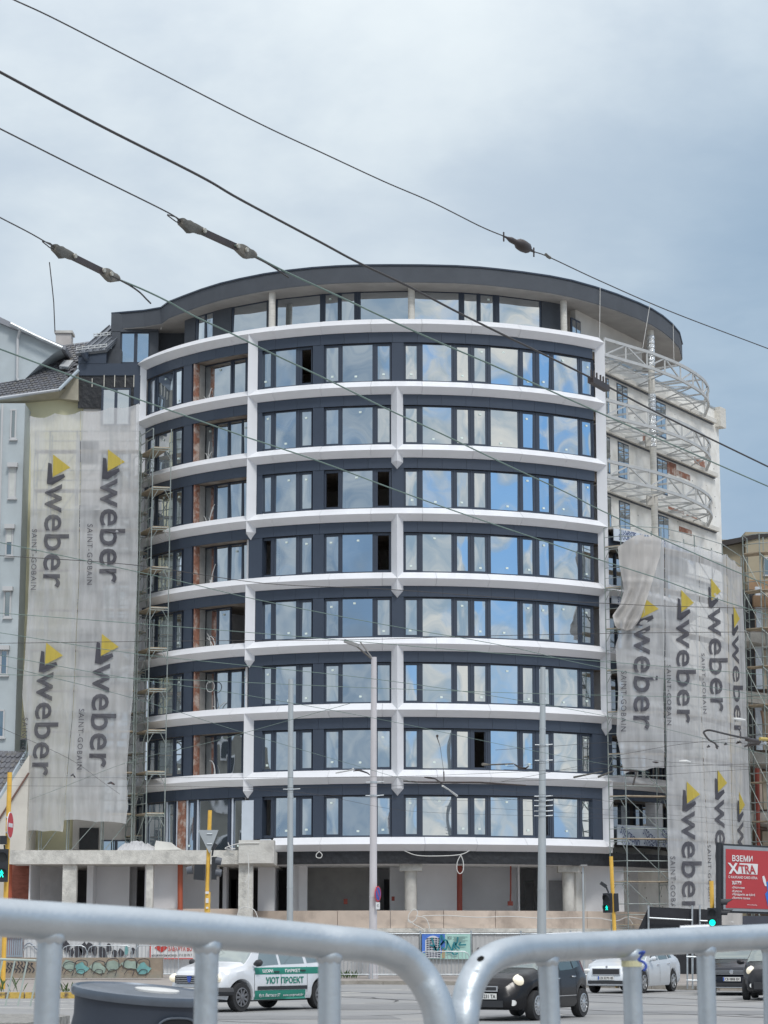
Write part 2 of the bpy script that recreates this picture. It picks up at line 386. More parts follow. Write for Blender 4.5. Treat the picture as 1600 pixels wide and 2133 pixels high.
for k in range(8):
    zt, zb = zk(k) - 1.17, zk(k + 1) + .0
    window(k, (542.5, 650.5), PA, zt, zb, opens=OPA.get(k, ()))
    window(k, (676, 815.5), PB, zt, zb, opens=OPB.get(k, ()))
    window(k, (841, 1236), PC, zt, zb, opens=OPC.get(k, ()))
    if k < 7:
        window(k, (309, 380.5), [(312, 323), (330, 361), (367, 379)], zt, zb)
        # loggia: set-back glazing, brick reveal, cables
        Rl = 14.62
        lz = zk(k) - 1.16
        if k == 4: lp = [(425, 452), (456, 479)]
        elif k == 0: lp = [(427, 481), (488, 512)]
        else: lp = [(425, 446), (452, 475), (481, 504), (508, 516)]
        window(k, (421, 525 if k != 4 else 481), lp, lz, zk(k + 1) - .5, Rw=Rl, thin=True, name='loggia_window')
        MB().sector(ph(402, k), ph(402, k) + .005, Rl + .40, R0 - .05, zb, zt + .01).build('brick_reveal', BRICK, BLD)
        j = ph(402, k) + .019
        MB().sector(j - .019, j - .012, Rl + .05, Rl + .39, zb - .3, zt + .01).build('loggia_jamb', M('dark_plaster', (.30, .29, .275), .9, var=.2), BLD)  # jamb colour set darker than the raw concrete so the loggia reads darker
        # dangling white conduit in the loggia
        a = phi_at(random.uniform(428, 448), zb, 14.9); mb = MB()
        for q in range(3):
            a2 = a + random.uniform(-.01, .01); l = random.uniform(.5, 1.35); s_ = random.uniform(-.035, .03)
            mb.tube([ring(a2 + s_ * t * t, 14.8 - .1 * t, zb - .1 + l * (t - .18 * t ** 3 * q)) for t in [i / 8 for i in range(9)]], .022, 6)
        if k == 5:
            mb.tube([ring(a - .02 + .018 * cos(t), 14.9, zb + 1.2 + .26 * sin(t)) for t in [i * .4 for i in range(18)]], .022, 6)
        mb.build('loose_cable', LITE, BLD, smooth=True)
    else:
        window(k, (284, 366), [(287, 297), (304, 340), (347, 362)], zt, zb - .8, mirror_tilt=.6)
        window(k, (384, 508), [(388, 404), (413, 475), (484, 505)], zt, zb - .8, mirror_tilt=.6)
        MB().sector(ph(367, k), ph(383, k), R0 - .5, R0 - .1, zb - .8, zt).build('pillar', BRICK, BLD)
        for q in (300, 342, 364, 385, 407, 480):
            MB().sector(ph(q, k), ph(q + 3, k), WR + .05, WR + .09, zb - .6, zt).build('sealing_tape', M('pale_tape', (.55, .60, .68), .5), BLD)
# film on the pillar and band end, bottom floor
def film_patch(name, corner_fn, rows, cols, parent, txt=('STOCBOND',), sz=.3):
    pass
# ---------------- film-wrapped pieces with print ----------------
INK = M('film_print_blue', (.05, .08, .22), .5)
def film_sector(p0, p1, r, z0, z1, parent, rows=2, th=.05, sz=.26, slope=.0, seed=1):
    o = MB().sector(p0, p1, r - th, r, z0, z1).build('film_wrap', FILM, parent)
    rnd = random.Random(seed); mb = MB(); wd = (p1 - p0) * r; ln = sz * 4.6
    for i in range(rows):
        zc = z0 + (z1 - z0) * (i + .25) / rows; x = rnd.uniform(.1, .5)
        while x + ln * .8 < wd:
            def fn(u, v, x=x, zc=zc):
                return ring(p0 + min(wd - .01, x + u * ln - v * sz * slope) / r, r + .012, min(z1 - .01, max(z0 + .01, zc + v * sz + u * ln * slope)))
            text_on(mb, 'STOCBOND', fn, .01, cuts=8); x += ln * 1.25
    if mb.v: mb.build('film_lettering', INK, o)
    return o
film_sector(phi_at(504, 7.5), phi_at(528, 7.5), R0 + .02, 5.9, 8.1, BLD, rows=4, sz=.25, slope=-.5, seed=3)
film_sector(phi_at(548, 6.2), phi_at(570, 6.2), R0 + .30, 5.55, 6.25, BLD, rows=1, sz=.22, slope=.3, seed=4)
film_sector(phR + .03, phFar, R0 + .35, zk(3) - .95, zk(3) - .35, BLD, rows=2, sz=.28, slope=.12, seed=5)
film_sector(phR + .03, phR + .30, R0 + .12, zk(4) - .95, zk(4) - .05, BLD, rows=2, sz=.28, slope=.1, seed=6)
film_sector(phR + .035, phFar, R0 + .12, zk(8) - .2, zk(8) + .75, BLD, rows=2, sz=.30, slope=-.5, seed=7)
MB().sector(phR + .03, phFar, 12.5, R0 + .3, zk(3) - .35, zk(3) - .25).build('terrace_slab', CONC, BLD)
# dark recessed glazing of the unfinished part, right of the last fin
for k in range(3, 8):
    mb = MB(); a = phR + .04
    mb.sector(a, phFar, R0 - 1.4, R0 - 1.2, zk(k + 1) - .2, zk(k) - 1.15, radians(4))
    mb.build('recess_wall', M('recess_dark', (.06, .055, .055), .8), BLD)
    for j in range(5):
        q = a + .06 + j * .14
        f = MB()
        for q2 in (q, q + .05, q + .10): f.sector(q2, q2 + .005, R0 - 1.2, R0 - 1.1, zk(k + 1) - .1, zk(k) - 1.2)
        fo = f.build('recess_window', FRAME, BLD)
        MB().sector(q + .005, q + .1, R0 - 1.19, R0 - 1.17, zk(k + 1) + .1, zk(k) - 1.3, radians(9)).build('pane', PANE, fo)
MB().sector(phR + .25, phR + .30, R0 - .6, R0 - .05, zk(8), zk(7) - .6).build('pillar', WHITE, BLD)
# ---------------- penthouse and roof ----------------
ZE, ZS = 33.72, 32.84
eave_px = [(232, 652), (300, 646), (336, 640), (352, 628), (385, 615), (420, 602), (460, 589.5), (500, 580), (550, 570), (600, 562.5), (650, 557), (700, 553.5), (750, 551.5), (810, 551), (880, 551.3), (950, 553), (1000, 556), (1040, 560), (1090, 566), (1145, 574), (1190, 583), (1240, 597), (1285, 612), (1330, 630), (1358, 643), (1380, 657), (1400, 674), (1415, 692), (1421, 716)]
EP = [atz(x, y, ZE) for x, y in eave_px]
poly = EP + [Vector((15.9, 121.3, ZE)), Vector((14.0, 123.5, ZE)), Vector((-5, 126, ZE)), Vector((-14.2, 125, ZE))]
cxy = Vector((0.5, 120, 0))
def shrink(p, d): v = (cxy - Vector((p.x, p.y, 0))).normalized() * d; return Vector((p.x + v.x, p.y + v.y, 0))
roof = MB().prism([Vector((p.x, p.y, ZS)) for p in poly], (0, 0, ZE - ZS - .05)).build('roof_slab', STUCCO, BLD)
MB().prism([shrink(p, .03) + Vector((0, 0, ZS - .04)) for p in poly], (0, 0, .06)).build('soffit', M('pale_soffit', (.33, .32, .31), .9, var=.12, scale=1.2), BLD)
lip = MB()
for a, b in zip(EP[:-1], EP[1:]): lip.bar(shrink(a, .02) + Vector((0, 0, ZE - .02)), shrink(b, .02) + Vector((0, 0, ZE - .02)), .14, .07)
lip.build('roof_edge_trim', FRAME, roof)
PR = 14.1; zpt, zpb = 32.80, 30.7
pw = [((409, 447), [(413, 427), (431, 444)]), ((484, 558), [(488, 556)]), ((576, 750), [(580, 667), (678, 704), (712, 738)]), ((750, 852), [(752, 850)]), ((862, 1037), [(864, 955), (967, 993), (1001, 1027)]), ((1037, 1127), [(1040, 1122)])]
for fr, ps in pw:
    window(0, fr, ps, zpt, zpb, Rw=PR, name='penthouse_window', sticker=len(ps) > 1, thin=True)
for a, b in ((387, 409), (447, 484), (558, 576), (1127, 1170)):
    MB().sector(phi_at(a, 32, PR), phi_at(b, 32, PR), PR - .3, PR + .08, zpb, ZS - .02).build('penthouse_wall', STUCCO, BLD)
MB().sector(phi_at(387, 32, PR), phi_at(1170, 32, PR), PR - 5, PR - 4.8, zpb, ZS - .02, radians(5)).build('inner_wall', INNER, BLD)
PCOL = M('board_marked_column', (.66, .64, .59), .9, var=.15, scale=2, stretch=(1, 1, 6), bump=.2)
for px, yy in ((567.5, 610), (857, 600), (1173.5, 627)):
    c = atz(px, yy, ZS); MB().lathe([(.165, 30.6), (.165, ZS)], (c.x, c.y - .1, 0)).build('column', PCOL, BLD, smooth=True)
MB().sector(phL, phR, 10.2, R0 - .22, zk(0) - .35, zk(0) - .15).build('terrace_slab', CONC, BLD)
# left, flat part of the penthouse
Yf = 113.3
def pxbox(mb, x0, x1, y0, y1, Y, th):      # flat box whose front face covers this rectangle of the photo at depth Y
    zt = at((x0 + x1) / 2, y0, Y).z; zb = at((x0 + x1) / 2, y1, Y).z; ym = (y0 + y1) / 2
    xa, xb = at(x0, ym, Y).x, at(x1, ym, Y).x
    return mb.box(((xa + xb) / 2, Y + th / 2, (zt + zb) / 2), (xb - xa, th, zt - zb))
zf = ZS + .0
for (a, b, yt, yb) in ((232, 250, 690, 772), (312, 330, 690, 745)): pxbox(MB(), a, b, yt, yb, Yf, .4).build('penthouse_wall', STUCCO, BLD)
pxbox(MB(), 232, 330, 653, 691, Yf, .4).build('penthouse_wall', STUCCO, BLD)
pxbox(MB(), 322, 392, 668, 745, Yf + .8, .3).build('penthouse_wall', STUCCO, BLD)
def flat_window(x0, x1, y0, y1, Y, panes, parent, name='window', fm=None, pm=None, fw=3, dep=.12, stick=False):
    mb = MB(); fm = fm or FRAME
    pxbox(mb, x0, x1, y0, y0 + fw, Y, dep); pxbox(mb, x0, x1, y1 - fw, y1, Y, dep)
    ed = [x0] + [e for p in panes for e in p] + [x1]
    for i in range(0, len(ed), 2): pxbox(mb, ed[i], ed[i + 1], y0 + fw, y1 - fw, Y + .005, dep)
    o = mb.build(name, fm, parent); g = MB()
    for a, b in panes:
        pxbox(g, a, b, y0 + fw, y1 - fw, Y + .06, .01)
    g.build('pane', pm or PANE, o); return o
flat_window(250, 312, 691, 757, Yf + .1, [(254, 279), (286, 309)], BLD, name='penthouse_window')
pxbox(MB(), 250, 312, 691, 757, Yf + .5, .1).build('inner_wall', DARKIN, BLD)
# dormer roof in standing seam metal with snow guards
SEAM = M('seam_metal', (.20, .22, .25), .45, .5, var=.08)
e0, e1 = at(158, 735, 112.2), at(221, 727, 112.2); r1 = at(244, 703, 112.9); t0, t1 = at(200, 703, 114.6), at(232, 676, 115.6)
dr = MB().prism([at(158, 736, 112.2), at(222, 728, 112.2), at(246, 705, 113.4), at(232, 677, 114.9), at(226, 680, 114.9)], (0, .1, -.12))
for i in range(5):
    a = at(164 + i * 14, 734.5 - i * 1.6, 112.15).lerp(Vector((0, 0, 0)), 0); b = at(228 + i * 4.5, 679.5 + i * 6, 114.8 - i * .35)
    dr.bar(a + Vector((0, 0, .05)), b + Vector((0, 0, .05)), .04, .07)
dro = dr.build('dormer_roof', SEAM, BLD)
sg = MB()
for (a, b) in ((at(160, 731, 112.3), at(222, 724, 112.35)), (at(196, 703, 113.5), at(231, 699, 113.6))):
    for q in (.03, .15): sg.tube([a + Vector((0, -.1, q)), b + Vector((0, -.1, q))], .025, 6)
    for i in range(6): p = a.lerp(b, i / 5) + Vector((0, -.1, 0)); sg.tube([p, p + Vector((0, 0, .2))], .02, 5)
sg.build('snow_guard', M('zinc_rail', (.6, .62, .62), .5), dro)
# left flat wing
wing = MB(); Yw = 112.4
pxbox(wing, 163, 292, 782, 1770, Yw + .15, 4).build('wing_wall', M('wing_render', (.55, .53, .51), .9, var=.15, scale=.6), BLD)
for a_ in ((163, 292, 757, 782, Yw, 3.9), (163, 221, 733, 757, Yw - .02, 2.5), (279, 292, 782, 842, Yw, .5)): pxbox(MB(), *a_).build('wing_panel', NAVY, BLD)
pxbox(MB(), 221, 252, 726, 757, Yw + .7, 1.5).build('dormer_cheek', STUCCO, BLD)
pxbox(MB(), 163, 279, 783, 850, Yw + .05, .1).build('membrane', BLACKM, BLD)
ba = MB()
for px in (191, 216, 238, 260, 278): pxbox(ba, px, px + 1.6, 781 if px > 195 else 788, 806, Yw - .02, .06)
ba.build('batten', M('aluminium_batten', (.6, .58, .52), .5), BLD)
for k in range(8):
    y0 = 808 + k * 134.5
    flat_window(211, 272, y0, y0 + 78, Yw + .02 - .06 * (k == 0), [(215, 238), (244, 268)], BLD, fw=3)
    if k: pxbox(MB(), 165, 205, y0 - 25, y0 + 20, Yw + .06, .08).build('membrane', BLACKM, BLD)
# downpipe bracket under the dormer
MB().tube([at(176, 737, 112.1), at(180, 748, 112.1), at(182, 752, 112.1)], [.22, .12, .05], 10).build('rain_hopper', FRAME, BLD)
# loose wire ends under the eave
mb = MB()
for px, py in ((557, 607), (850, 590), (1000, 597)):
    p = atz(px, py, ZS + .3); p.y -= .08
    mb.tube([p, p + Vector((.15, -.1, .05)), p + Vector((.3, -.15, .12 if px > 700 else -.05))], .018, 5)
mb.tube([at(333, 682, 113.2), at(337, 678, 113), at(335, 686, 113)], .03, 5)
mb.build('loose_cable', LITE, BLD)

# ---------------- right side: insulated wall, trusses ----------------
Wa, Wb = atz(1259, 775, 30.2), atz(1497, 885, 30.2)
wd2 = Vector((Wb.x - Wa.x, Wb.y - Wa.y, 0)); wlen = wd2.length; wdir = wd2 / wlen; wnrm = Vector((wdir.y, -wdir.x, 0))
if wnrm.x < 0 and wnrm.y > 0: wnrm = -wnrm
WPLAN = [(Wa.x - wdir.x * 4, Wa.y - wdir.y * 4), (Wb.x, Wb.y)]
def wall_u(px, z):
    Y = 115.
    for _ in range(30):
        p = onplan(px, ypx(z, Y), WPLAN); Y = p.y
    return (Vector((p.x, p.y, 0)) - Vector((Wa.x, Wa.y, 0))).dot(wdir)
def wbox(mb, u0, u1, z0, z1, n0, n1):      # box on the wall; n = distance out of the wall
    a = Vector((Wa.x, Wa.y, 0))
    cs = [a + wdir * u + wnrm * n for u, n in ((u0, n0), (u1, n0), (u1, n1), (u0, n1))]
    return mb.prism([c + Vector((0, 0, z0)) for c in cs], (0, 0, z1 - z0))
def dots_mat():
    m = bpy.data.materials.new('insulation_board'); m.use_nodes = True; t = m.node_tree; b = t.nodes['Principled BSDF']; b.inputs['Roughness'].default_value = .9
    tcn = t.nodes.new('ShaderNodeTexCoord'); v = t.nodes.new('ShaderNodeTexVoronoi'); v.inputs['Scale'].default_value = 1.9; v.inputs['Randomness'].default_value = .35
    t.links.new(tcn.outputs['Object'], v.inputs['Vector']); lt = t.nodes.new('ShaderNodeMath'); lt.operation = 'LESS_THAN'; lt.inputs[1].default_value = .085
    t.links.new(v.outputs['Distance'], lt.inputs[0])
    n = t.nodes.new('ShaderNodeTexNoise'); n.inputs['Scale'].default_value = 1.2; n.inputs['Detail'].default_value = 6; t.links.new(tcn.outputs['Object'], n.inputs['Vector'])
    r = t.nodes.new('ShaderNodeValToRGB'); r.color_ramp.elements[0].position = .3; r.color_ramp.elements[1].position = .6
    r.color_ramp.elements[0].color = (.68, .66, .61, 1); r.color_ramp.elements[1].color = (.86, .85, .81, 1); t.links.new(n.outputs['Fac'], r.inputs[0])
    mx = t.nodes.new('ShaderNodeMix'); mx.data_type = 'RGBA'; t.links.new(lt.outputs[0], mx.inputs[0]); t.links.new(r.outputs[0], mx.inputs[6]); mx.inputs[7].default_value = (.20, .19, .18, 1)
    t.links.new(mx.outputs[2], b.inputs['Base Color']); return m
INS = dots_mat()
wbox(MB(), -4, wlen, 0, 31.0, -.4, 0).build('insulated_wall', INS, BLD)
wbox(MB(), -3, 4.6, 31.0, ZS - .04, -.35, -.05).build('penthouse_wall', M('pale_render', (.62, .60, .56), .9, var=.1, scale=.7), BLD)
wbox(MB(), wlen - .5, wlen + .25, 30.0, 31.12, -.5, .35).build('parapet_return', PCOL, BLD)
wbox(MB(), -4, wlen, 31.0, 31.1, -.42, .05).build('coping', GALV, BLD)
uA, uB, uC = wall_u(1285, 29), wall_u(1367, 28), wall_u(1262, 29)
for k in range(4):
    zt, zb = zk(k) - 1.1, zk(k) - 3.0
    for (u, wdt) in ((uC - .6, .95), (uA, 1.25), (uB, 1.25)):
        m_ = wbox(MB(), u, u + wdt, zb, zt, -.1, .015).build('wall_window', FRAME, BLD)
        g = MB(); wbox(g, u + .07, u + wdt * .47, zb + .07, zt - .07, .018, .026); wbox(g, u + wdt * .53, u + wdt - .07, zb + .07, zt - .07, .018, .026)
        g.build('pane', PANE, m_)
    wbox(MB(), -3, wlen - .9, zk(k) - .95, zk(k) - .72, 0, .28).build('floor_ledge', PCOL, BLD)
    wbox(MB(), -3, wlen - .9, zk(k) - 1.01, zk(k) - .97, 0, .12).build('support_rail', FRAME, BLD)
# small window on the terrace wall
uu = wall_u(1190, 31.8); m_ = wbox(MB(), uu, uu + 1.0, 30.9, 32.25, -.06, .02).build('wall_window', FRAME, BLD); g = MB()
wbox(g, uu + .08, uu + .45, 31.0, 32.15, .022, .03); wbox(g, uu + .55, uu + .92, 31.0, 32.15, .022, .03); g.build('pane', PANE, m_)
for (x0, x1, ya, yb) in ((1392, 1411, 964, 990), (1450, 1472, 958, 985), (1412, 1440, 985, 997), (1392, 1425, 1060, 1078), (1430, 1452, 1075, 1092), (1342, 1350, 905, 930), (1414, 1440, 1100, 1112)):
    z_ = 24.; u0, u1 = wall_u(x0, z_), wall_u(x1, z_); pm = onplan((x0 + x1) / 2, (ya + yb) / 2, WPLAN)
    hz_ = (yb - ya) / F * pm.y; wbox(MB(), u0, u1, pm.z - hz_ / 2, pm.z + hz_ / 2, 0, .012).build('brick_patch', BRICK, BLD)
# columns in front of that wall
c = atz(1355, 687, ZS)
FOIL = M('silver_foil', (.80, .82, .84), .25, .9, var=.2, scale=3, stretch=(1, 1, 8), bump=.6)
MB().lathe([(.17, 17.5), (.17, ZS)], (c.x, c.y, 0)).build('column', PCOL, BLD, smooth=True)
for (z0, z1) in ((30.9, 32.5), (26.6, 29.3)):
    z = z0; fo = MB()
    while z < z1: fo.lathe([(.19, z), (.205, z + .05), (.205, z + .15), (.19, z + .2)], (c.x, c.y, 0), n=16); z += .235
    fo.build('foil_wrap', FOIL, BLD, smooth=True)
for k in range(1, 4): MB().box((c.x - .1, c.y + .1, zk(k) - 1.05), (.55, .5, .55)).build('column_head', CONC, BLD)
# curved trusses that will carry the missing balconies
TP = [(1259, 706), (1302, 719), (1355, 734.5), (1407, 755), (1430, 767), (1453, 781), (1468, 794), (1477, 810), (1480.5, 838)]
TW = [atz(x, y, 30.95) for x, y in TP]
TW[-1] = Vector((17.75, 121.6, 30.95)); 
def tpoint(s):      # s in 0..1 along truss plan
    L_ = [0]
    for a, b in zip(TW[:-1], TW[1:]): L_.append(L_[-1] + (b - a).length)
    d = s * L_[-1]
    for i in range(len(TW) - 1):
        if d <= L_[i + 1] + 1e-9: return TW[i].lerp(TW[i + 1], (d - L_[i]) / (L_[i + 1] - L_[i]))
    return TW[-1].copy()
def wallproj(p):
    u = (p - Vector((Wa.x, Wa.y, p.z))).dot(wdir); q = Vector((Wa.x, Wa.y, p.z)) + wdir * u + wnrm * .1; return q
for k in range(3):
    dz = -PITCH * k; n = 24; top = [tpoint(i / n) + Vector((0, 0, dz)) for i in range(n + 1)]; H = .80
    ch = MB(); ch2 = MB()
    for a, b in zip(top[:-1], top[1:]):
        ch.bar(a, b, .10, .15); ch2.bar(a - Vector((0, 0, H)), b - Vector((0, 0, H)), .10, .15)
    to = ch.build('balcony_truss', TRUSS, BLD); ch2.build('lower_chord', TRUSS, to)
    web = MB(); nodes = [tpoint(i / 9) + Vector((0, 0, dz)) for i in range(10)]
    for i, p in enumerate(nodes):
        web.bar(p, p - Vector((0, 0, H)), .075, .075)
        if i < 9:
            q = nodes[i + 1]; a, b = (p, q - Vector((0, 0, H))) if i % 2 else (p - Vector((0, 0, H)), q)
            web.bar(a, b, .07, .07)
    web.build('web_strut', TRUSS, to)
    tie = MB()
    for i, p in enumerate(nodes[:-1]):
        lo = p - Vector((0, 0, H)); wp = wallproj(lo)
        if i and i % 2 == 0 and i < 8: tie.bar(p, wallproj(p), .09, .09)
        if i < 8:
            tie.bar(lo, wp, .075, .075)
            nx = nodes[i + 1] - Vector((0, 0, H)); tie.bar(lo if i % 2 else wp, wallproj(nx) if i % 2 else nx, .05, .05)
            m0 = lo.lerp(wp, .5); m1 = nx.lerp(wallproj(nx), .5); tie.bar(m0, m1, .05, .05)
    tie.build('tie_strut', TRUSS, to)
# hanging ropes from the eave
for (xa, ya, xb, yb) in ((1250, 600, 1249, 712), (1354, 633, 1339, 725), (1402, 675, 1404, 750)):
    a = atz(xa, ya, ZE); b = at(xb, yb, a.y - .1); MB().tube([a + Vector((0, -.06, 0)), b], .016, 5).build('hanging_rope', LITE, BLD)

# ---------------- ground floor ----------------
pT = phi_at(571, 5.4); pE = phi_at(1300, 5.2)
MB().sector(phi_at(500, 5.2), phFar, 4, 15.0, 5.08, 5.40, radians(3)).build('ceiling_slab', PLASTER, BLD)
bm_ = MB(); bm_.sector(pT, phFar, 15.0, R0 + .0, 5.10, 5.72)
bm_.build('membrane_beam', BLACKM, BLD)
pa0 = phi_at(497, 2.6)
pp = pa0; mb = MB()
while pp < phi_at(1335, 2.6):
    q = pp + 2.45 / 15.2; mb.sector(pp + .0008, q - .0008, 15.0, 15.22 + random.uniform(-.004, .004), 2.17, 2.97); pp = q
mb.build('parapet_board', BEIGE, BLD)
MB().sector(pa0, phFar, 11, 15.34, 1.98, 2.165).build('slab_edge', CONC_D, BLD)
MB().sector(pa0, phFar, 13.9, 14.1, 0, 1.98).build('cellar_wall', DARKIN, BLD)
for px, cw in ((868, 1.05), (1190, 1.0)):
    p = ring(phi_at(px - (12 if px < 900 else 2), 3.9, 14.7), 14.55)
    MB().lathe([(.28, 0), (.28, 4.78)], (p.x, p.y, 0)).build('column', CONC, BLD, smooth=True)
    MB().box((p.x, p.y, 4.93), (cw, .9, .30)).build('column_head', CONC_D, BLD)
# rooms behind
def room(x0, x1, y0, y1, Y, th, m, nm='room_partition'): return pxbox(MB(), x0, x1, y0, y1, Y, th).build(nm, m, BLD)
room(480, 1330, 1780, 1935, 113.5, .3, PLASTER, 'back_wall')
MB().sector(pa0, phFar, 4, 15.0, 2.0, 2.16, radians(4)).build('room_floor', CONC, BLD)
for a, b, Y, th, m in ((537, 572, 107.5, 4, PLASTER), (608, 622, 108.2, 4, PLASTER), (622, 640, 108.0, .3, PLASTER), (869, 962, 108.3, .25, PLASTER), (962, 1080, 110.5, .25, PLASTER), (1080, 1083, 109, 3, PLASTER), (1215, 1300, 109.5, .25, PLASTER), (640, 782, 110.5, .25, M('grey_block', (.34, .33, .32), .9)), (812, 845, 110, .25, PLASTER), (1137, 1182, 109.4, .25, PLASTER)):
    room(a, b, 1798, 1935, Y, th, m)
for a, b, yt, Y in ((800, 811, 1832, 113.3), (1095, 1113, 1836, 110.3), (481, 491, 1832, 112), (583, 600, 1815, 113.3)): room(a, b, yt, 1935, Y, .1, DARKIN, 'doorway_shade')  # flat dark panels; the shade inside the openings is in their colour
room(1144, 1179, 1834, 1935, 109.2, .08, M('grey_door', (.22, .22, .23), .6), 'door')
MB().tube([at(957.5, 1800, 107.6), at(957.5, 1925, 107.6)], .13, 12).build('soil_pipe', RED, BLD)
mb = MB(); mb.tube([at(1064, 1803, 108), at(1064, 1860, 108), at(1063, 1880, 108)], .04, 6); mb.box(at(1063, 1882, 108), (.25, .1, .2)); mb.box(at(720, 1878, 108), (.18, .1, .25)); mb.box(at(819, 1872, 108), (.14, .1, .2))
mb.build('socket_box', RED, BLD)
# left extension slab
YS = 103.0
sl = MB(); pxbox(sl, 19, 571, 1771, 1800, YS, 9); sl.build('extension_slab', CONC_D, BLD)
sl = MB(); pxbox(sl, 497, 571, 1750, 1798, YS - .15, 1.2); sl.build('slab_upstand', CONC, BLD)
for x0, x1 in ((128, 157), (303, 317), (496, 526)): room(x0, x1, 1800, 2030, YS + .2, .45, CONC_D, 'column')
for x0, x1, Y, th, m in ((22, 58, 105.5, .3, M('red_masonry', (.28, .10, .07), .9, var=.25, scale=3, bump=.4, stretch=(1, 1, 4))), (58, 61, 104, 3, PLASTER), (61, 128, 107.5, .3, M('grey_plaster', (.55, .55, .56), .9)), (179, 192, 105, 4, PLASTER), (192, 268, 106.3, .3, PLASTER), (268, 283, 107, .3, M('grey_plaster', (.55, .55, .56), .9)), (317, 373, 104.3, .25, PLASTER), (373, 455, 106.5, .25, PLASTER), (300, 303, 103.9, 3, PLASTER), (463, 470, 107, 2, PLASTER)):
    room(x0, x1, 1800, 2032, Y, th, m)
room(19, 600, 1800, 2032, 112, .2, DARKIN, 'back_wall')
for x in (20, 375.5): MB().tube([at(x, 1800, 103.9), at(x - .5, 2025, 103.9)], .12, 12).build('soil_pipe', M('orange_red_pipe', (.42, .10, .05), .5), BLD)
# parapet of the left bays
pxbox(MB(), 317, 500, 1893, 1940, 104.0, .2).build('parapet_board', BEIGE, BLD)
# white cables on the front
def cable(pts, Y, r=.022, name='loose_cable', m=None, parent=BLD):
    P_ = [at(x, y, Y if not callable(Y) else Y(x)) for x, y in pts]; S_ = []
    for i in range(len(P_) - 1):
        p0, p1, p2, p3 = P_[max(i - 1, 0)], P_[i], P_[i + 1], P_[min(i + 2, len(P_) - 1)]
        for j in range(5):
            t = j / 5; S_.append(.5 * ((2 * p1) + (p2 - p0) * t + (2 * p0 - 5 * p1 + 4 * p2 - p3) * t * t + (3 * p1 - p0 - 3 * p2 + p3) * t ** 3))
    S_.append(P_[-1]); return MB().tube(S_, r, 6).build(name, m or LITE, parent, smooth=True)
cable([(842, 1772), (870, 1782), (920, 1783), (960, 1780), (978, 1772)], 104.85)
cable([(960, 1781), (953, 1795), (952, 1812), (958, 1820), (965, 1813), (965, 1795), (960, 1781)], 104.85)
cable([(665, 1774), (659, 1780), (660, 1786), (668, 1787), (671, 1780), (665, 1774)], 104.7)
cable([(880, 1908), (930, 1907), (1000, 1911), (1060, 1909), (1130, 1913), (1200, 1912), (1255, 1913)], lambda x: 105.0 + max(0, (x - 1000) / 120) ** 2 * .35)
cable([(850, 1920), (852, 1905), (862, 1894), (870, 1900), (866, 1915), (855, 1922), (850, 1915), (862, 1925), (880, 1935), (885, 1942)], 104.9)
cable([(866, 1908), (885, 1912), (893, 1925), (896, 1942)], 104.9)
cable([(516, 1778), (518, 1800), (517, 1825), (511, 1838)], 102.6); cable([(519, 1820), (517, 1850), (516, 1895)], 102.6)
cable([(493, 1912), (500, 1893), (515, 1890), (530, 1896), (537, 1912)], 102.6)
cable([(475, 1755), (480, 1766), (490, 1768), (476, 1769), (470, 1766), (500, 1757), (540, 1756)], 102.8)
cable([(1255, 1914), (1285, 1918), (1310, 1910), (1345, 1918)], 107.5); cable([(1308, 1911), (1318, 1925), (1320, 1940)], 107.5)
# debris and white block on the slab
deb = MB(); rr = random.Random(5)
deb.grid(lambda u, v: at(285 - 42 + u * 84, 1772, 103.4 + v * .9) + Vector((0, 0, .48 * sin(pi * u) ** .6 * sin(pi * v) ** .6 * (.6 + .4 * rr.random()))), 22, 8)
dbo = deb.build('debris_sheet', M('plastic_sheet', (.50, .50, .51), .5, bump=.6), None)
tag(dbo, 'crumpled pale plastic sheeting heaped on the concrete slab edge', 'sheeting')
blk = MB().prism([at(322, 1771, 103.3), at(322, 1762, 103.3), at(325, 1751, 103.3), at(356, 1755, 103.3), at(364, 1762, 103.3), at(379, 1770, 103.3)], (0, .6, 0)).build('foam_block', M('white_foam', (.72, .71, .67), .8), None)
tag(blk, 'white cut foam block lying on the concrete slab edge', 'foam block')
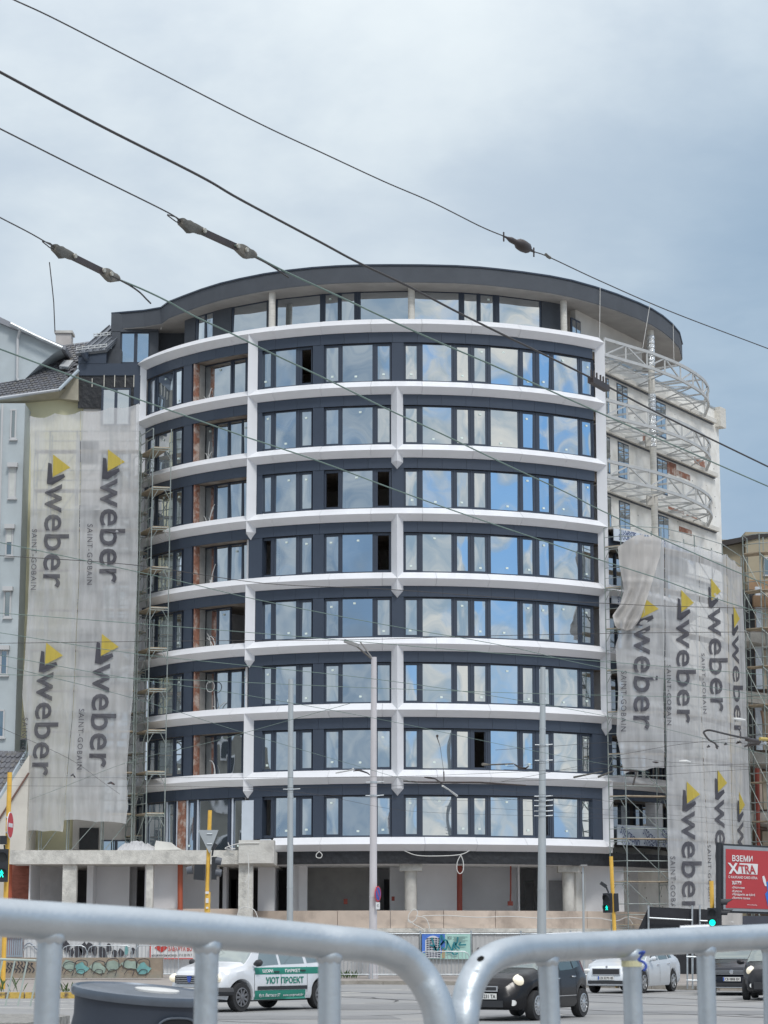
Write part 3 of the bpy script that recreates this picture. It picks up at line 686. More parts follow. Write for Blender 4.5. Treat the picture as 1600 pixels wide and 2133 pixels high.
# =============== neighbours ===============
TILE = M('grey_roof_tile', (.15, .155, .175), .6, var=.25, scale=6, col2=(.17, .16, .14))
BLUEW = M('blue_grey_render', (.50, .56, .59), .9, var=.12, scale=.5, col2=(.40, .44, .46), c2lo=.55, c2hi=.8)
YELW = M('pale_yellow_render', (.72, .69, .48), .9, var=.10, scale=.5, col2=(.60, .57, .42), c2lo=.5, c2hi=.75)
PVC = M('white_pvc', (.56, .57, .58), .5, var=.03)
NPANE = glass_mat('old_glass', .45, (.7, .8, .85), .2)
YELB = thing('apartment_house', 'pale yellow rendered house with a grey tiled roof behind the left scaffold net', 'house', at(100, 1780, 113))
def tiled(A, B, C, D, nu, nv, name, parent, th=.05):
    A, B, C, D = map(Vector, (A, B, C, D)); mb = MB(); n = (B - A).cross(D - A).normalized()
    if n.z < 0: n = -n
    rn = random.Random(3)
    P = lambda u, v: A.lerp(B, u).lerp(D.lerp(C, u), v)
    mb.add([P(0, 0) - n * .1, P(1, 0) - n * .1, P(1, 1) - n * .1, P(0, 1) - n * .1], [(0, 1, 2, 3)])
    for j in range(nv):
        for i in range(nu):
            o = .5 * (j % 2); u0, u1 = max(0, (i + o - .46) / nu), min(1, (i + o + .46) / nu); 
            if u1 <= u0: continue
            v0, v1 = j / nv, min(1, (j + 1.15) / nv); l = th + rn.uniform(0, .02)
            a, b, c, d = P(u0, v0) + n * l, P(u1, v0) + n * l, P(u1, v1) + n * .005, P(u0, v1) + n * .005; e, f = P((u0 * .7 + u1 * .3), v0 - .25 / nv) + n * l, P((u0 * .3 + u1 * .7), v0 - .25 / nv) + n * l
            mb.add([a, b, c, d, e, f, a - n * .04, b - n * .04, e - n * .04, f - n * .04], [(0, 4, 5, 1, 2, 3), (0, 6, 8, 4), (4, 8, 9, 5), (5, 9, 7, 1)])
    return mb.build(name, TILE, parent)
rA, rB, rC, rD = at(-60, 838, 112.0), at(134, 806, 112.0), at(188, 711, 116.6), at(-60, 745, 116.6)
rf = tiled(rA, rB, rC, rD, 24, 20, 'roof', YELB)
pxbox(MB(), 20, 166, 826, 2035, 112.9, 4).build('wall', YELW, YELB)
MB().prism([at(-60, 840, 111.9), at(122, 812, 111.9), at(163, 776, 112.2), at(163, 834, 112.2), at(122, 830, 112.6), at(-60, 845, 112.4)], (0, .9, 0)).build('eaves_board', M('cream_soffit', (.45, .42, .34), .9), YELB)
MB().tube([at(-60, 838, 111.8), at(123, 812, 111.8)], .09, 8).build('gutter', M('zinc_gutter', (.45, .47, .50), .45, .4), YELB)
MB().tube([at(123, 812, 111.85), at(164, 771, 112.1)], .09, 8).build('verge_trim', M('pale_blue_trim', (.45, .52, .58), .5), YELB)
sk = MB().prism([at(124, 768, 113.6), at(143, 770, 113.5), at(153, 757, 114.3), at(134, 756, 114.4)], (0, -.1, .14)).build('skylight', M('skylight_frame', (.5, .52, .54), .5), rf)
MB().prism([at(128, 767, 113.45), at(142, 768.5, 113.35), at(149, 758.5, 114.1), at(136, 758, 114.2)], (0, -.02, .03)).build('pane', NPANE, sk)
ch = MB(); pxbox(ch, 116, 148, 693, 722, 116.8, .8).build('chimney', M('chimney_render', (.55, .52, .50), .9, var=.1), rf)
pxbox(MB(), 113, 151, 688, 693, 116.7, 1.0).build('chimney_cap', CONC, rf)
MB().tube([at(103, 546, 116.7), at(109, 600, 116.7), at(112, 630, 116.7), at(114.5, 690, 116.7)], .03, 5).build('antenna', WIRE, rf)
o = flat_window(38, 57, 1538, 1564, 112.7, [(41, 54)], YELB, fm=PVC, pm=NPANE)
# blue house
BLU = thing('blue_house', 'tall blue grey rendered apartment house with roller shutter windows at the left edge', 'house', at(-40, 1780, 112))
MB().prism([at(x, y, 113.4) for x, y in ((-80, 640), (0, 664), (131, 725), (112, 736), (80, 762), (45, 796), (15, 811), (-80, 830))], (0, 6, 0)).build('gable_wall', BLUEW, BLU)
rfe = MB().prism([at(x, y, 113.1) for x, y in ((-80, 625), (0, 660), (70, 694), (138, 722), (136, 729), (60, 697), (-80, 640))], (0, 6.5, 0)).build('roof_edge', M('zinc_grey', (.30, .31, .34), .5, .3), BLU)
MB().tube([at(22, 674, 112.9), at(70, 698, 112.9), at(130, 725, 112.9)], .10, 8).build('gutter', GALV, rfe)
MB().tube([at(42, 686, 112.9), at(37, 705, 113.2), at(35.5, 788, 113.2), at(38, 793, 113.2)], .07, 8).build('downpipe', PVC, BLU)
pxbox(MB(), -80, 34, 840, 2035, 111.0, 2.2).build('bay_wall', BLUEW, BLU)
MB().tube([at(5, 842, 110.8), at(-12, 1500, 110.8)], .06, 8).build('downpipe', PVC, BLU)
for i, (x0, x1, y0, y1, sh) in enumerate(((21, 34, 852, 914, .1), (17, 33, 972, 1037, 1), (11, 27, 1100, 1158, .5), (7, 23, 1230, 1286, .0), (0, 16, 1353, 1406, .05), (-8, 9, 1478, 1536, .0))):
    wv = flat_window(x0, x1, y0, y1, 110.92, [(x0 + 3, x1 - 3)], BLU, fm=PVC, pm=NPANE, fw=3)
    pxbox(MB(), x0 - 2, x1 + 2, y1, y1 + 3, 110.85, .2).build('sill', PVC, wv)
    if i in (1, 2, 3, 4): pxbox(MB(), x0 - 2, x1 + 3, y0 - 9, y0, 110.7, .3).build('shutter_box', PVC, wv)
    if sh > .2: pxbox(MB(), x0 + 3, x1 - 3, y0 + 2, y0 + 2 + (y1 - y0 - 4) * sh, 110.93, .04).build('shutter', M('shutter_slat', (.62, .64, .62), .6), wv)
# low house with tiled roof
LOW = thing('low_house', 'low cream house with a steep dark tiled roof at the lower left edge', 'house', at(-10, 1780, 109))
tiled(at(-150, 1745, 108.2), at(-48, 1742, 108.2), at(58, 1566, 110.8), at(-60, 1562, 110.8), 12, 16, 'roof', LOW)
MB().prism([at(x, y, 109.0) for x, y in ((61, 1572), (53, 1780), (50, 2034), (-100, 2034), (-100, 1780), (-55, 1750))], (0, 3, 0)).build('wall', M('cream_wall', (.66, .63, .57), .9, var=.1, scale=.6, col2=(.56, .53, .48)), LOW)
MB().bar(at(-50, 1746, 108.1), at(57, 1567, 110.7), .12, .22).build('verge_trim', M('pale_blue_trim', (.45, .52, .58), .5), LOW)
MB().tube([at(-20, 1735, 108.9), at(60, 1610, 108.9)], .05, 6).build('seam_strip', M('brown_strip', (.18, .10, .08), .7), LOW)
# beige house far right
BEI = thing('beige_house', 'beige rendered house with a dark eave rising behind the right scaffold net', 'house', at(1560, 1900, 130))
pxbox(MB(), 1506, 1680, 1124, 2000, 130, 8).build('wall', M('beige_render', (.42, .37, .27), .9, var=.08, scale=.5), BEI)
MB().prism([at(1494, 1128, 129.4), at(1580, 1112, 129.4), at(1700, 1098, 129.4), at(1700, 1106, 129.4), at(1580, 1121, 129.4), at(1510, 1136, 129.4)], (0, 9, 0)).build('eave', M('dark_eave', (.04, .035, .035), .7), BEI)
pxbox(MB(), 1566, 1700, 1108, 2000, 129.5, 8).build('tower_wall', M('beige_render', (.5, .44, .33), .9), BEI)
pxbox(MB(), 1560, 1700, 1208, 1232, 129.2, .5).build('timber_panel', M('orange_timber', (.34, .22, .13), .7, var=.2), BEI)
flat_window(1590, 1625, 1160, 1200, 129.4, [(1593, 1622)], BEI, fm=PVC, pm=NPANE)
# unfinished neighbour at the right edge
NB = thing('building_shell', 'concrete building shell with bare slabs, black membrane and red pipes at the right edge', 'building', at(1590, 1900, 119.5))
pxbox(MB(), 1549, 1720, 1240, 2030, 121.4, .3).build('back_wall', M('brown_infill', (.20, .15, .12), .9, var=.3, scale=1), NB)
for y in (1312, 1438, 1562, 1686, 1800):
    MB().prism([at(1546, y, 119.4), at(1546, y + 22, 119.4), at(1720, y + 48, 117.5), at(1720, y + 22, 117.5)], (0, 3.5, 0)).build('floor_slab', CONC, NB)
for i, y in enumerate((1210, 1335, 1462, 1586, 1712)):
    if i < 3: pxbox(MB(), 1549, 1572, y + 18, y + 104, 119.6 - i * .05, .15).build('membrane', BLACKM, NB)
    if i < 4: pxbox(MB(), 1575, 1588, y + 12, y + 100, 119.5, .2).build('film_wrap' if i < 3 else 'wall_panel', FILM if i < 3 else BEIGE, NB)
    pxbox(MB(), 1590, 1640, y + 20, y + 100, 119.7, .2).build('wall_panel', M('cream_infill', (.50, .44, .35), .9), NB)
MB().tube([at(1577, 1600, 119.0), at(1579, 1765, 119.0)], .13, 10).build('soil_pipe', RED, NB)
MB().tube([at(1586, 1480, 118.6), at(1600, 1545, 118.6)], .07, 6).build('timber_prop', M('prop_wood', (.30, .20, .14), .8), NB)
pxbox(MB(), 1570, 1640, 1240, 1262, 119.0, .4).build('timber_panel', M('orange_timber', (.34, .22, .13), .7, var=.2), NB)

# =============== scaffolds ===============
def frame_mesh(a, b, z0, z1, top_extra=1.0):
    mb = MB(); a, b = Vector((a[0], a[1], 0)), Vector((b[0], b[1], 0)); Z = Vector((0, 0, 1))
    mb.tube([a + Z * z0, a + Z * (z1 + top_extra)], .03, 6); mb.tube([b + Z * z0, b + Z * (z1 + top_extra)], .03, 6)
    z = z1
    while z > z0 + .3:
        mb.tube([a + Z * z, b + Z * z], .024, 5); mb.tube([a + Z * (z - .1), b + Z * (z - .1)], .02, 5)
        d = (b - a)
        mb.tube([a + Z * (z - .62), a + d * .32 + Z * (z - .1)], .017, 5); mb.tube([b + Z * (z - .62), b - d * .32 + Z * (z - .1)], .017, 5)
        z -= 2.0
    return mb
def scaffold(name, label, frames, ztop, zbot, deck_from=None, group='scaffolds on the facade', rails=True, diag=True, end_rails=True, skip=()):
    """frames: [(outer xy, inner xy)]"""
    root = thing(name, label, 'scaffold', (frames[0][0][0], frames[0][0][1], zbot), group)
    for a, b in frames: frame_mesh(a, b, zbot, ztop).build('end_frame', SCAF, root)
    Z = Vector((0, 0, 1))
    for (a, b), (c, d) in zip(frames[:-1], frames[1:]):
        a, b, c, d = [Vector((p[0], p[1], 0)) for p in (a, b, c, d)]
        br = MB(); z = ztop; i = 0
        while z > zbot + .5:
            if i not in skip:
                MB().prism([a.lerp(b, .04) + Z * (z + .02), c.lerp(d, .04) + Z * (z + .02), c.lerp(d, .96) + Z * (z + .02), a.lerp(b, .96) + Z * (z + .02)], (0, 0, .05)).build('deck', PLANK, root)
            o = (a - b).normalized() * .03
            br.tube([a + o + Z * (z + .5), c + o + Z * (z + .5)], .024, 5); br.tube([a + o + Z * (z + 1.0), c + o + Z * (z + 1.0)], .024, 5)
            if diag and z - 2 > zbot - .5:
                p, q = (a, c) if i % 1 == 0 else (c, a); br.tube([p + o * 1.6 + Z * (z - .05), q + o * 1.6 + Z * (z - 1.95)], .02, 5)
            z -= 2.0; i += 1
        br.build('brace', SCAF, root)
    if end_rails:
        a, b = [Vector((p[0], p[1], 0)) for p in frames[0]]; er = MB(); z = ztop
        while z > zbot + .5:
            for h in (.5, 1.0): er.tube([a + Z * (z + h) + Vector((0, -.04, 0)), b + Z * (z + h) + Vector((0, -.04, 0))], .018, 5)
            z -= 2.0
        er.build('guard_rail', SCAF, root)
    return root
def xy(px, Y, y=1250): v = at(px, y, Y); return (v.x, v.y)
zL = 5.82; zdk = at(337, 1437, 109.4).z; ztopL = zdk + 12.0
s1 = scaffold('scaffold_tower', 'narrow scaffold tower with plank decks in front of the left loggias', [(xy(313, 109.2), xy(351, 109.4)), (xy(283, 111.3), xy(318, 111.9))], ztopL, zL, end_rails=False); scaffold('scaffold_tower', 'inner row of scaffold frames between the narrow tower and the wide net', [(xy(289, 110.6), xy(306, 111.3)), (xy(272, 111.9), xy(284, 112.2))], ztopL - 1.0, zL, end_rails=False)
s2 = scaffold('facade_scaffold', 'wide scaffold behind the two left net banners', [(xy(284, 109.9), xy(287, 110.7)), (xy(222, 109.9), xy(226, 110.7)), (xy(152, 109.9), xy(156, 110.7)), (xy(95, 109.9), xy(100, 110.7)), (xy(64, 109.9), xy(70, 110.7))], ztopL + 0.0, zL)
NPL = [(11.2, 107.0), (12.45, 106.8), (13.4, 107.35), (14.5, 108.6), (15.6, 109.9), (17.25, 112.3), (18.5, 115.3), (19.5, 118.5)]
def npl(px, py=1350, off=.25):
    v = onplan(px, py, NPL); return (v.x - off * .2, v.y + off)
frR = []
for px, ipx, dY in ((1301, 1263, .5), (1386, 1362, .9), (1456, 1430, 1.0), (1514, 1488, 1.1), (1553, 1526, 1.0)):
    o_ = npl(px); inn = at(ipx, 1350, o_[1] + dY); frR.append((o_, (inn.x, inn.y)))
s3 = scaffold('curved_scaffold', 'tall scaffold wrapping the right side of the round facade behind the nets', frR, 20.3, 0.3)
s4 = scaffold('facade_scaffold', 'scaffold on the bare concrete shell at the right edge', [(xy(1557, 117.2, 1450), xy(1566, 118.1, 1450)), (xy(1592, 116.6, 1450), xy(1600, 117.6, 1450)), (xy(1680, 116.0, 1450), xy(1690, 117.0, 1450))], 21.6, 0.3)
# =============== net banners ===============
def net_mat(name, col, al):
    m = bpy.data.materials.new(name); m.use_nodes = True; t = m.node_tree; t.nodes.clear()
    d = t.nodes.new('ShaderNodeBsdfDiffuse'); d.inputs['Color'].default_value = (*col, 1)
    tl = t.nodes.new('ShaderNodeBsdfTranslucent'); tl.inputs['Color'].default_value = (*[c * .8 for c in col], 1)
    m1 = t.nodes.new('ShaderNodeMixShader'); m1.inputs[0].default_value = .18; t.links.new(d.outputs[0], m1.inputs[1]); t.links.new(tl.outputs[0], m1.inputs[2])
    tr = t.nodes.new('ShaderNodeBsdfTransparent'); m2 = t.nodes.new('ShaderNodeMixShader')
    tcn = t.nodes.new('ShaderNodeTexCoord'); mp = t.nodes.new('ShaderNodeMapping'); mp.inputs['Scale'].default_value = (2.2, 2.2, .25); t.links.new(tcn.outputs['Object'], mp.inputs[0])
    n = t.nodes.new('ShaderNodeTexNoise'); n.inputs['Scale'].default_value = 1.6; n.inputs['Detail'].default_value = 5; t.links.new(mp.outputs[0], n.inputs['Vector'])
    mr = t.nodes.new('ShaderNodeMapRange'); mr.inputs[1].default_value = .35; mr.inputs[2].default_value = .65; mr.inputs[3].default_value = al - .10; mr.inputs[4].default_value = al + .08
    t.links.new(n.outputs['Fac'], mr.inputs[0]); t.links.new(mr.outputs[0], m2.inputs[0])
    t.links.new(tr.outputs[0], m2.inputs[1]); t.links.new(m1.outputs[0], m2.inputs[2])
    o = t.nodes.new('ShaderNodeOutputMaterial'); t.links.new(m2.outputs[0], o.inputs[0]); return m
NET = net_mat('scaffold_net', (.70, .71, .725), .63); NETK = net_mat('net_print_grey', (.12, .12, .14), .84); NETY = net_mat('net_print_yellow', (.68, .55, .13), .80); NETD = net_mat('net_folded', (.60, .58, .56), .93)
from mathutils import noise as mnoise
def ripple(p, amp=.10):
    q = Vector((p.x * .9, p.y * .3, p.z * .22)); a = mnoise.noise(q) * amp * 1.4 + mnoise.noise(Vector((p.x * 3.4, 3, p.z * .5))) * amp * .55 + mnoise.noise(Vector((p.x * 1.1, 9, p.z * 1.6))) * amp * .5
    dz_ = (p.z - 5.5) % 2.0 - 1.0; a -= .06 * math.exp(-(dz_ / .12) ** 2) + .05 * math.exp(-(((p.x * .8 + .15 * sin(p.z)) % 1.9 - .95) / .07) ** 2)
    return a
def net_point(px, py, plan, amp=.10, off=0.0):
    p = onplan(px, py, plan); r = ripple(p, amp) + off; p.y += r; return p
def edge(poly, v):      # poly: [(x, y)...] top to bottom
    Ls = [0]
    for a, b in zip(poly[:-1], poly[1:]): Ls.append(Ls[-1] + hypot(b[0] - a[0], b[1] - a[1]))
    d = v * Ls[-1]
    for i in range(len(poly) - 1):
        if d <= Ls[i + 1] + 1e-6:
            t = (d - Ls[i]) / (Ls[i + 1] - Ls[i]); return (poly[i][0] + (poly[i + 1][0] - poly[i][0]) * t, poly[i][1] + (poly[i + 1][1] - poly[i][1]) * t)
    return poly[-1]
def net(name, label, left, right, plan, nu=30, nv=110, amp=.10, group='printed scaffold nets', mat=None, sag=6):
    def fn(u, v):
        a, b = edge(left, v), edge(right, v); x = a[0] + (b[0] - a[0]) * u; y = a[1] + (b[1] - a[1]) * u
        y += sag * sin(pi * ((u * 2) % 1)) * ((1 - v) ** 8 - .4 * v ** 12)
        return net_point(x, y, plan, amp)
    o = MB().grid(fn, nu, nv).build(name, mat or NET, None, smooth=True); tag(o, label, 'scaffold net', group); WL[o.name] = (0, 0, 0); return o
LPL = [(-22, 109.55), (-10, 109.45)]
nL1 = net('scaffold_net', 'narrow printed scaffold net, leftmost of the left pair, bulging at its lower edge', [(62, 866), (64, 1030), (61, 1180), (56, 1300), (46, 1450), (58, 1560), (55, 1660), (51, 1732)], [(168, 856), (164, 1200), (152, 1480), (141, 1600), (131, 1733)], LPL)
nL2 = net('scaffold_net', 'wide printed scaffold net hanging beside the scaffold tower left of the loggias', [(169, 856), (165, 1200), (153, 1480), (142, 1600), (133, 1708)], [(290, 840), (287, 1150), (277, 1450), (264, 1600), (266, 1680), (262, 1716)], LPL)
BOLD = .012
def logo(netob, plan, xb, ty, xh, skew=0.0, sx=None, amp=.10, sc_=1.0, ymax=9999, tri=True, sain=True, s=1.0, sch=11, wtop=None, xt=None):
    """one printed logo, read downwards: xb = baseline column at the first letter, ty = top row of the triangle; skew = px shift of the column per px of height"""
    def pt(dx, y): 
        return net_point(xb + dx + skew * (y - ty), min(y, ymax), plan, amp, -.06)
    if tri:
        t = MB().prism([pt(14 * s + (xt or 0), ty), pt(14 * s + (xt or 0), ty + 46 * sc_), pt(50 * s + (xt or 0), ty + 27 * sc_)], (0, -.012, 0)).build('yellow_triangle', NETY, netob)
        MB().prism([pt(4 * s, ty + 17 * sc_), pt(2 * s, ty + 61 * sc_), pt(14 * s, ty + 63 * sc_), pt(40 * s, ty + 47 * sc_), pt(37 * s, ty + 40 * sc_), pt(13.6 * s, ty + 48 * sc_), pt(11 * s, ty + 19 * sc_)], (0, -.01, 0)).build('grey_mark', NETK, netob)
    y0, y1 = ty + 61 * sc_, ty + 278 * sc_
    mb = MB(); vs, fs, wd = text_geo('weber', BOLD, 24, 1.04); xhh = max(v[1] for v in vs if v[0] < .2)
    # lower-case x-height equals xh photo columns; letters run down the net
    if ymax < y1: 
        keep = [f for f in fs if max(y0 + vs[i][0] * (y1 - y0) for i in f) < ymax]; fs = keep
    mb.add([pt(v[1] / xhh * xh, y0 + v[0] * (y1 - y0)) for v in vs], fs); mb.build('lettering', NETK, netob)
    if sain:
        a, b = ty + 156 * sc_, ty + 282 * sc_; mb = MB(); vs, fs, wd = text_geo('SAINT-GOBAIN', .005, 14, 1.25); h = max(v[1] for v in vs)
        if ymax < b: fs = [f for f in fs if max(a + vs[i][0] * (b - a) for i in f) < ymax]
        mb.add([pt(sch * -2.4 + v[1] / h * sch, a + v[0] * (b - a)) for v in vs], fs); mb.build('small_lettering', NETK, netob)
logo(nL1, LPL, 97, 947, 34, -.022); logo(nL2, LPL, 211, 936, 35, -.012)
logo(nL1, LPL, 83, 1339, 33, -.06); logo(nL2, LPL, 199, 1321, 34, -.045)
gN = 'printed scaffold nets'
nR1 = net('scaffold_net', 'torn printed scaffold net hanging left of the other right-hand nets with a curved lower hem', [(1301, 1125), (1296, 1200), (1300, 1290), (1282, 1345), (1288, 1440), (1284, 1530), (1300, 1612)], [(1384, 1121), (1385, 1300), (1382, 1450), (1384, 1600)], NPL, 26, 90, sag=10)
nR2 = net('scaffold_net', 'longest printed scaffold net reaching down to the black sheet', [(1386, 1121), (1386, 1400), (1390, 1650), (1393, 1893)], [(1456, 1137), (1457, 1400), (1468, 1650), (1480, 1896)], NPL, 22, 130)
nR3 = net('scaffold_net', 'printed scaffold net between the longest one and the outermost one', [(1457, 1137), (1458, 1400), (1469, 1650), (1481, 1896)], [(1513, 1154), (1518, 1400), (1524, 1650), (1530, 1896)], NPL, 18, 130)
nR4 = net('scaffold_net', 'outermost printed scaffold net, seen almost edge-on at the right end', [(1514, 1154), (1519, 1400), (1525, 1650), (1531, 1896)], [(1545, 1180), (1552, 1350), (1560, 1600), (1568, 1840)], NPL, 14, 130)
logo(nR1, NPL, 1322, 1242, 33, -.01); logo(nR2, NPL, 1409, 1229, 26, .008, s=.72, sch=9); logo(nR3, NPL, 1473, 1205, 25, .03, s=.55, sch=7)
logo(nR4, NPL, 1523, 1262, 14, .025, s=.35, sch=5, sain=False)
logo(nR2, NPL, 1420, 1628, 27, .006, s=.75, sch=10, ymax=1890); logo(nR3, NPL, 1487, 1604, 20, .02, s=.55, sch=7, ymax=1880)
logo(nR4, NPL, 1535, 1650, 12, .02, s=.32, sch=5, sain=False, ymax=1880)
# folded-over corner of the torn net
def fold(u, v):
    L_ = [(1286, 1141), (1290, 1180), (1300, 1230), (1290, 1262), (1274, 1285), (1279, 1306)]; R_ = [(1377, 1119), (1374, 1160), (1357, 1215), (1342, 1262), (1333, 1290), (1318, 1312)]
    a, b = edge(L_, v), edge(R_, v); x = a[0] + (b[0] - a[0]) * u; y = a[1] + (b[1] - a[1]) * u + 9 * sin(pi * u) * (v - .5) - 10 * sin(pi * u) * (1 - v) ** 6 * (1 if u < .6 else .3)
    p = onplan(x, y, NPL); p.y += -.25 + .13 * sin(u * 14 + v * 5) * (.3 + v) + ripple(p, .12); return p
tag(MB().grid(fold, 44, 50).build('folded_net', NETD, None, smooth=True), 'loose net corner folded over and bunched on the torn right-hand net', 'scaffold net')
# black sheet fence below the longest net
bs = MB().prism([at(x, y, 104.6) for x, y in ((1326, 1945), (1352, 1889), (1482, 1895), (1540, 1900), (1540, 2030), (1326, 2030))], (0, .1, 0)).build('black_sheet', M('black_sheeting', (.02, .022, .028), .7, bump=.8, bscale=1.5), None)
tag(bs, 'black sheeting screen with pipe rails below the longest scaffold net', 'screen')
rl = MB()
for px in (1351, 1442, 1458): rl.tube([at(px, 1886, 104.4), at(px, 2030, 104.4)], .045, 6)
rl.tube([at(1352, 1912, 104.35), at(1442, 1917, 104.35)], .04, 6); rl.tube([at(1458, 1918, 104.35), at(1530, 1921, 104.35)], .04, 6)
rl.build('pipe_rail', GALV, bs)

# house across the side street, seen only in the glass of the lower left windows
SH = thing('corner_house', 'grey plastered house across the side street, reflected in the lower windows', 'house', (-62, 80, 0))
MB().box((-66, 84, 8), (16, 34, 16)).build('wall', M('grey_house_render', (.20, .20, .18), .9, var=.3, scale=.3), SH)
for j in range(5):
    for i in range(7):
        z_ = 2.2 + j * 3.0; y_ = 71 + i * 4.3; wv = MB().box((-57.95, y_, z_), (.12, 1.7, 1.7)).build('window', PVC, SH); MB().box((-57.87, y_, z_), (.06, 1.4, 1.4)).build('pane', M('dark_pane', (.03, .04, .05), .1), wv)
# =============== ground ===============
ASPH = M('asphalt', (.275, .278, .282), .9, var=.12, scale=.5, bump=.35, bscale=30, col2=(.34, .335, .325), c2lo=.42, c2hi=.62)
PAV = M('pavement_slabs', (.34, .31, .285), .9, var=.14, scale=1.5, bump=.2, col2=(.27, .245, .23))
structure('road', MB().add([(-600, -100, 0), (600, -100, 0), (600, 1200, 0), (-600, 1200, 0)], [(0, 1, 2, 3)]), ASPH)
pv = [(-300, 63), (-7.2, 65.5), (-5.2, 70), (-3.5, 84), (-1, 86.5), (4, 84), (11, 75.5), (25, 71), (300, 60), (300, 400), (-300, 400)]
structure('pavement', MB().prism([(x, y, .004) for x, y in pv], (0, 0, .116)), PAV)
kb = MB()
for a, b in zip(pv[1:8], pv[2:9]):
    d = Vector((b[0] - a[0], b[1] - a[1], 0)); n = max(1, int(d.length / 1.0))
    for i in range(n):
        p = Vector((a[0], a[1], 0)) + d * (i + .01) / n; q = Vector((a[0], a[1], 0)) + d * (i + .99) / n
        kb.bar(p + Vector((0, .05, .07)), q + Vector((0, .05, .07)), .16, .14)
structure('kerb', kb, M('kerb_stone', (.36, .33, .29), .9, var=.2, scale=2, bump=.3))
ky = MB(); a, b = Vector((-26, 64.7, 0)), Vector((-7.2, 65.4, 0)); n = 19
for i in range(n): ky.bar(a.lerp(b, (i + .02) / n) + Vector((0, 0, .085)), a.lerp(b, (i + .98) / n) + Vector((0, 0, .085)), .2, .17)
structure('painted_kerb', ky, M('worn_yellow_kerb', (.58, .40, .10), .85, var=.2, scale=3, bump=.4, col2=(.12, .10, .09), c2lo=.50, c2hi=.56))
isl = MB().prism([(-40, 40, .004), (-6.4, 41.5, .004), (-6.2, 45.6, .004), (-6.6, 46.6, .004), (-40, 46.6, .004)], (0, 0, .15))
structure('traffic_island', isl, M('pebble_concrete', (.33, .32, .30), .9, var=.3, scale=12, bump=.6, col2=(.18, .18, .17)))
# near stop platform under the railing and the bin
structure('platform', MB().prism([(-8, -3, .004), (8, -3, .004), (8, 7.6, .004), (-8, 7.6, .004)], (0, 0, .346)), PAV)
PAINT = M('road_paint', (.62, .61, .57), .8, var=.12, scale=6, col2=(.20, .20, .20), c2lo=.56, c2hi=.62)
mk = MB()
ck = MB(); rr = random.Random(21)
for (x, y) in ((520, 2075), (760, 2090), (640, 2118), (1010, 2120), (1380, 2090), (1500, 2112), (330, 2110), (880, 2075)):
    g = gnd(x, y); p = Vector((g.x, g.y, .0035)); a = rr.uniform(-.5, .5)
    for i in range(14):
        a += rr.uniform(-.5, .5); q = p + Vector((cos(a) * .5, sin(a) * .9, 0)); d = (q - p).normalized(); s_ = Vector((-d.y, d.x, 0)) * rr.uniform(.02, .05)
        ck.add([p - s_, q - s_, q + s_, p + s_], [(0, 1, 2, 3)]); p = q
structure('road_crack', ck, M('tar_seal', (.05, .05, .052), .7))
def line(x0, y0, x1, y1, wd=.14):
    a, b = gnd(x0, y0), gnd(x1, y1); n = max(1, int((b - a).length / 3)); d = (b - a).normalized(); s = Vector((-d.y, d.x, 0)) * wd / 2
    mk.add([a - s + Vector((0, 0, .004)), a + s + Vector((0, 0, .004)), b + s + Vector((0, 0, .004)), b - s + Vector((0, 0, .004))], [(0, 1, 2, 3)])
line(-100, 2084, 168, 2088, .3); line(-100, 2098, 166, 2102, .25); line(-10, 2093, 45, 2093.5, .2)
line(120, 2093, 300, 2096, .2)
line(712, 2068.5, 745, 2067.5, .45); line(812, 2061.3, 842, 2061, .4); line(692, 2075, 725, 2074.5, .3); line(1245, 2070, 1500, 2074, .18); line(560, 2066, 690, 2064, .2)
structure('lane_marking', mk, PAINT)
tr = MB()
for (x0, y0, x1, y1) in ((1100, 2068, 1900, 2100), (1000, 2079, 1900, 2112), (900, 2090, 1900, 2134), (700, 2066, 1100, 2078), (660, 2075, 1000, 2090)):
    a, b = gnd(x0, y0), gnd(x1, y1); tr.bar(a + Vector((0, 0, .004)), b + Vector((0, 0, .004)), .07, .006)
structure('tram_rails', tr, M('steel_rail', (.05, .045, .05), .5, .3))
pt = MB()
for (x, y, w_, l) in ((620, 2120, 2.2, 1.2), (900, 2098, 3, 2.5), (1400, 2110, 2.5, 1.5)):
    g = gnd(x, y); pt.add([(g.x - w_, g.y - l, .005), (g.x + w_, g.y - l * .8, .005), (g.x + w_ * .9, g.y + l, .005), (g.x - w_ * 1.1, g.y + l * .9, .005)], [(0, 1, 2, 3)])
structure('asphalt_patch', pt, M('asphalt_repair', (.22, .222, .226), .9, var=.15, scale=2))
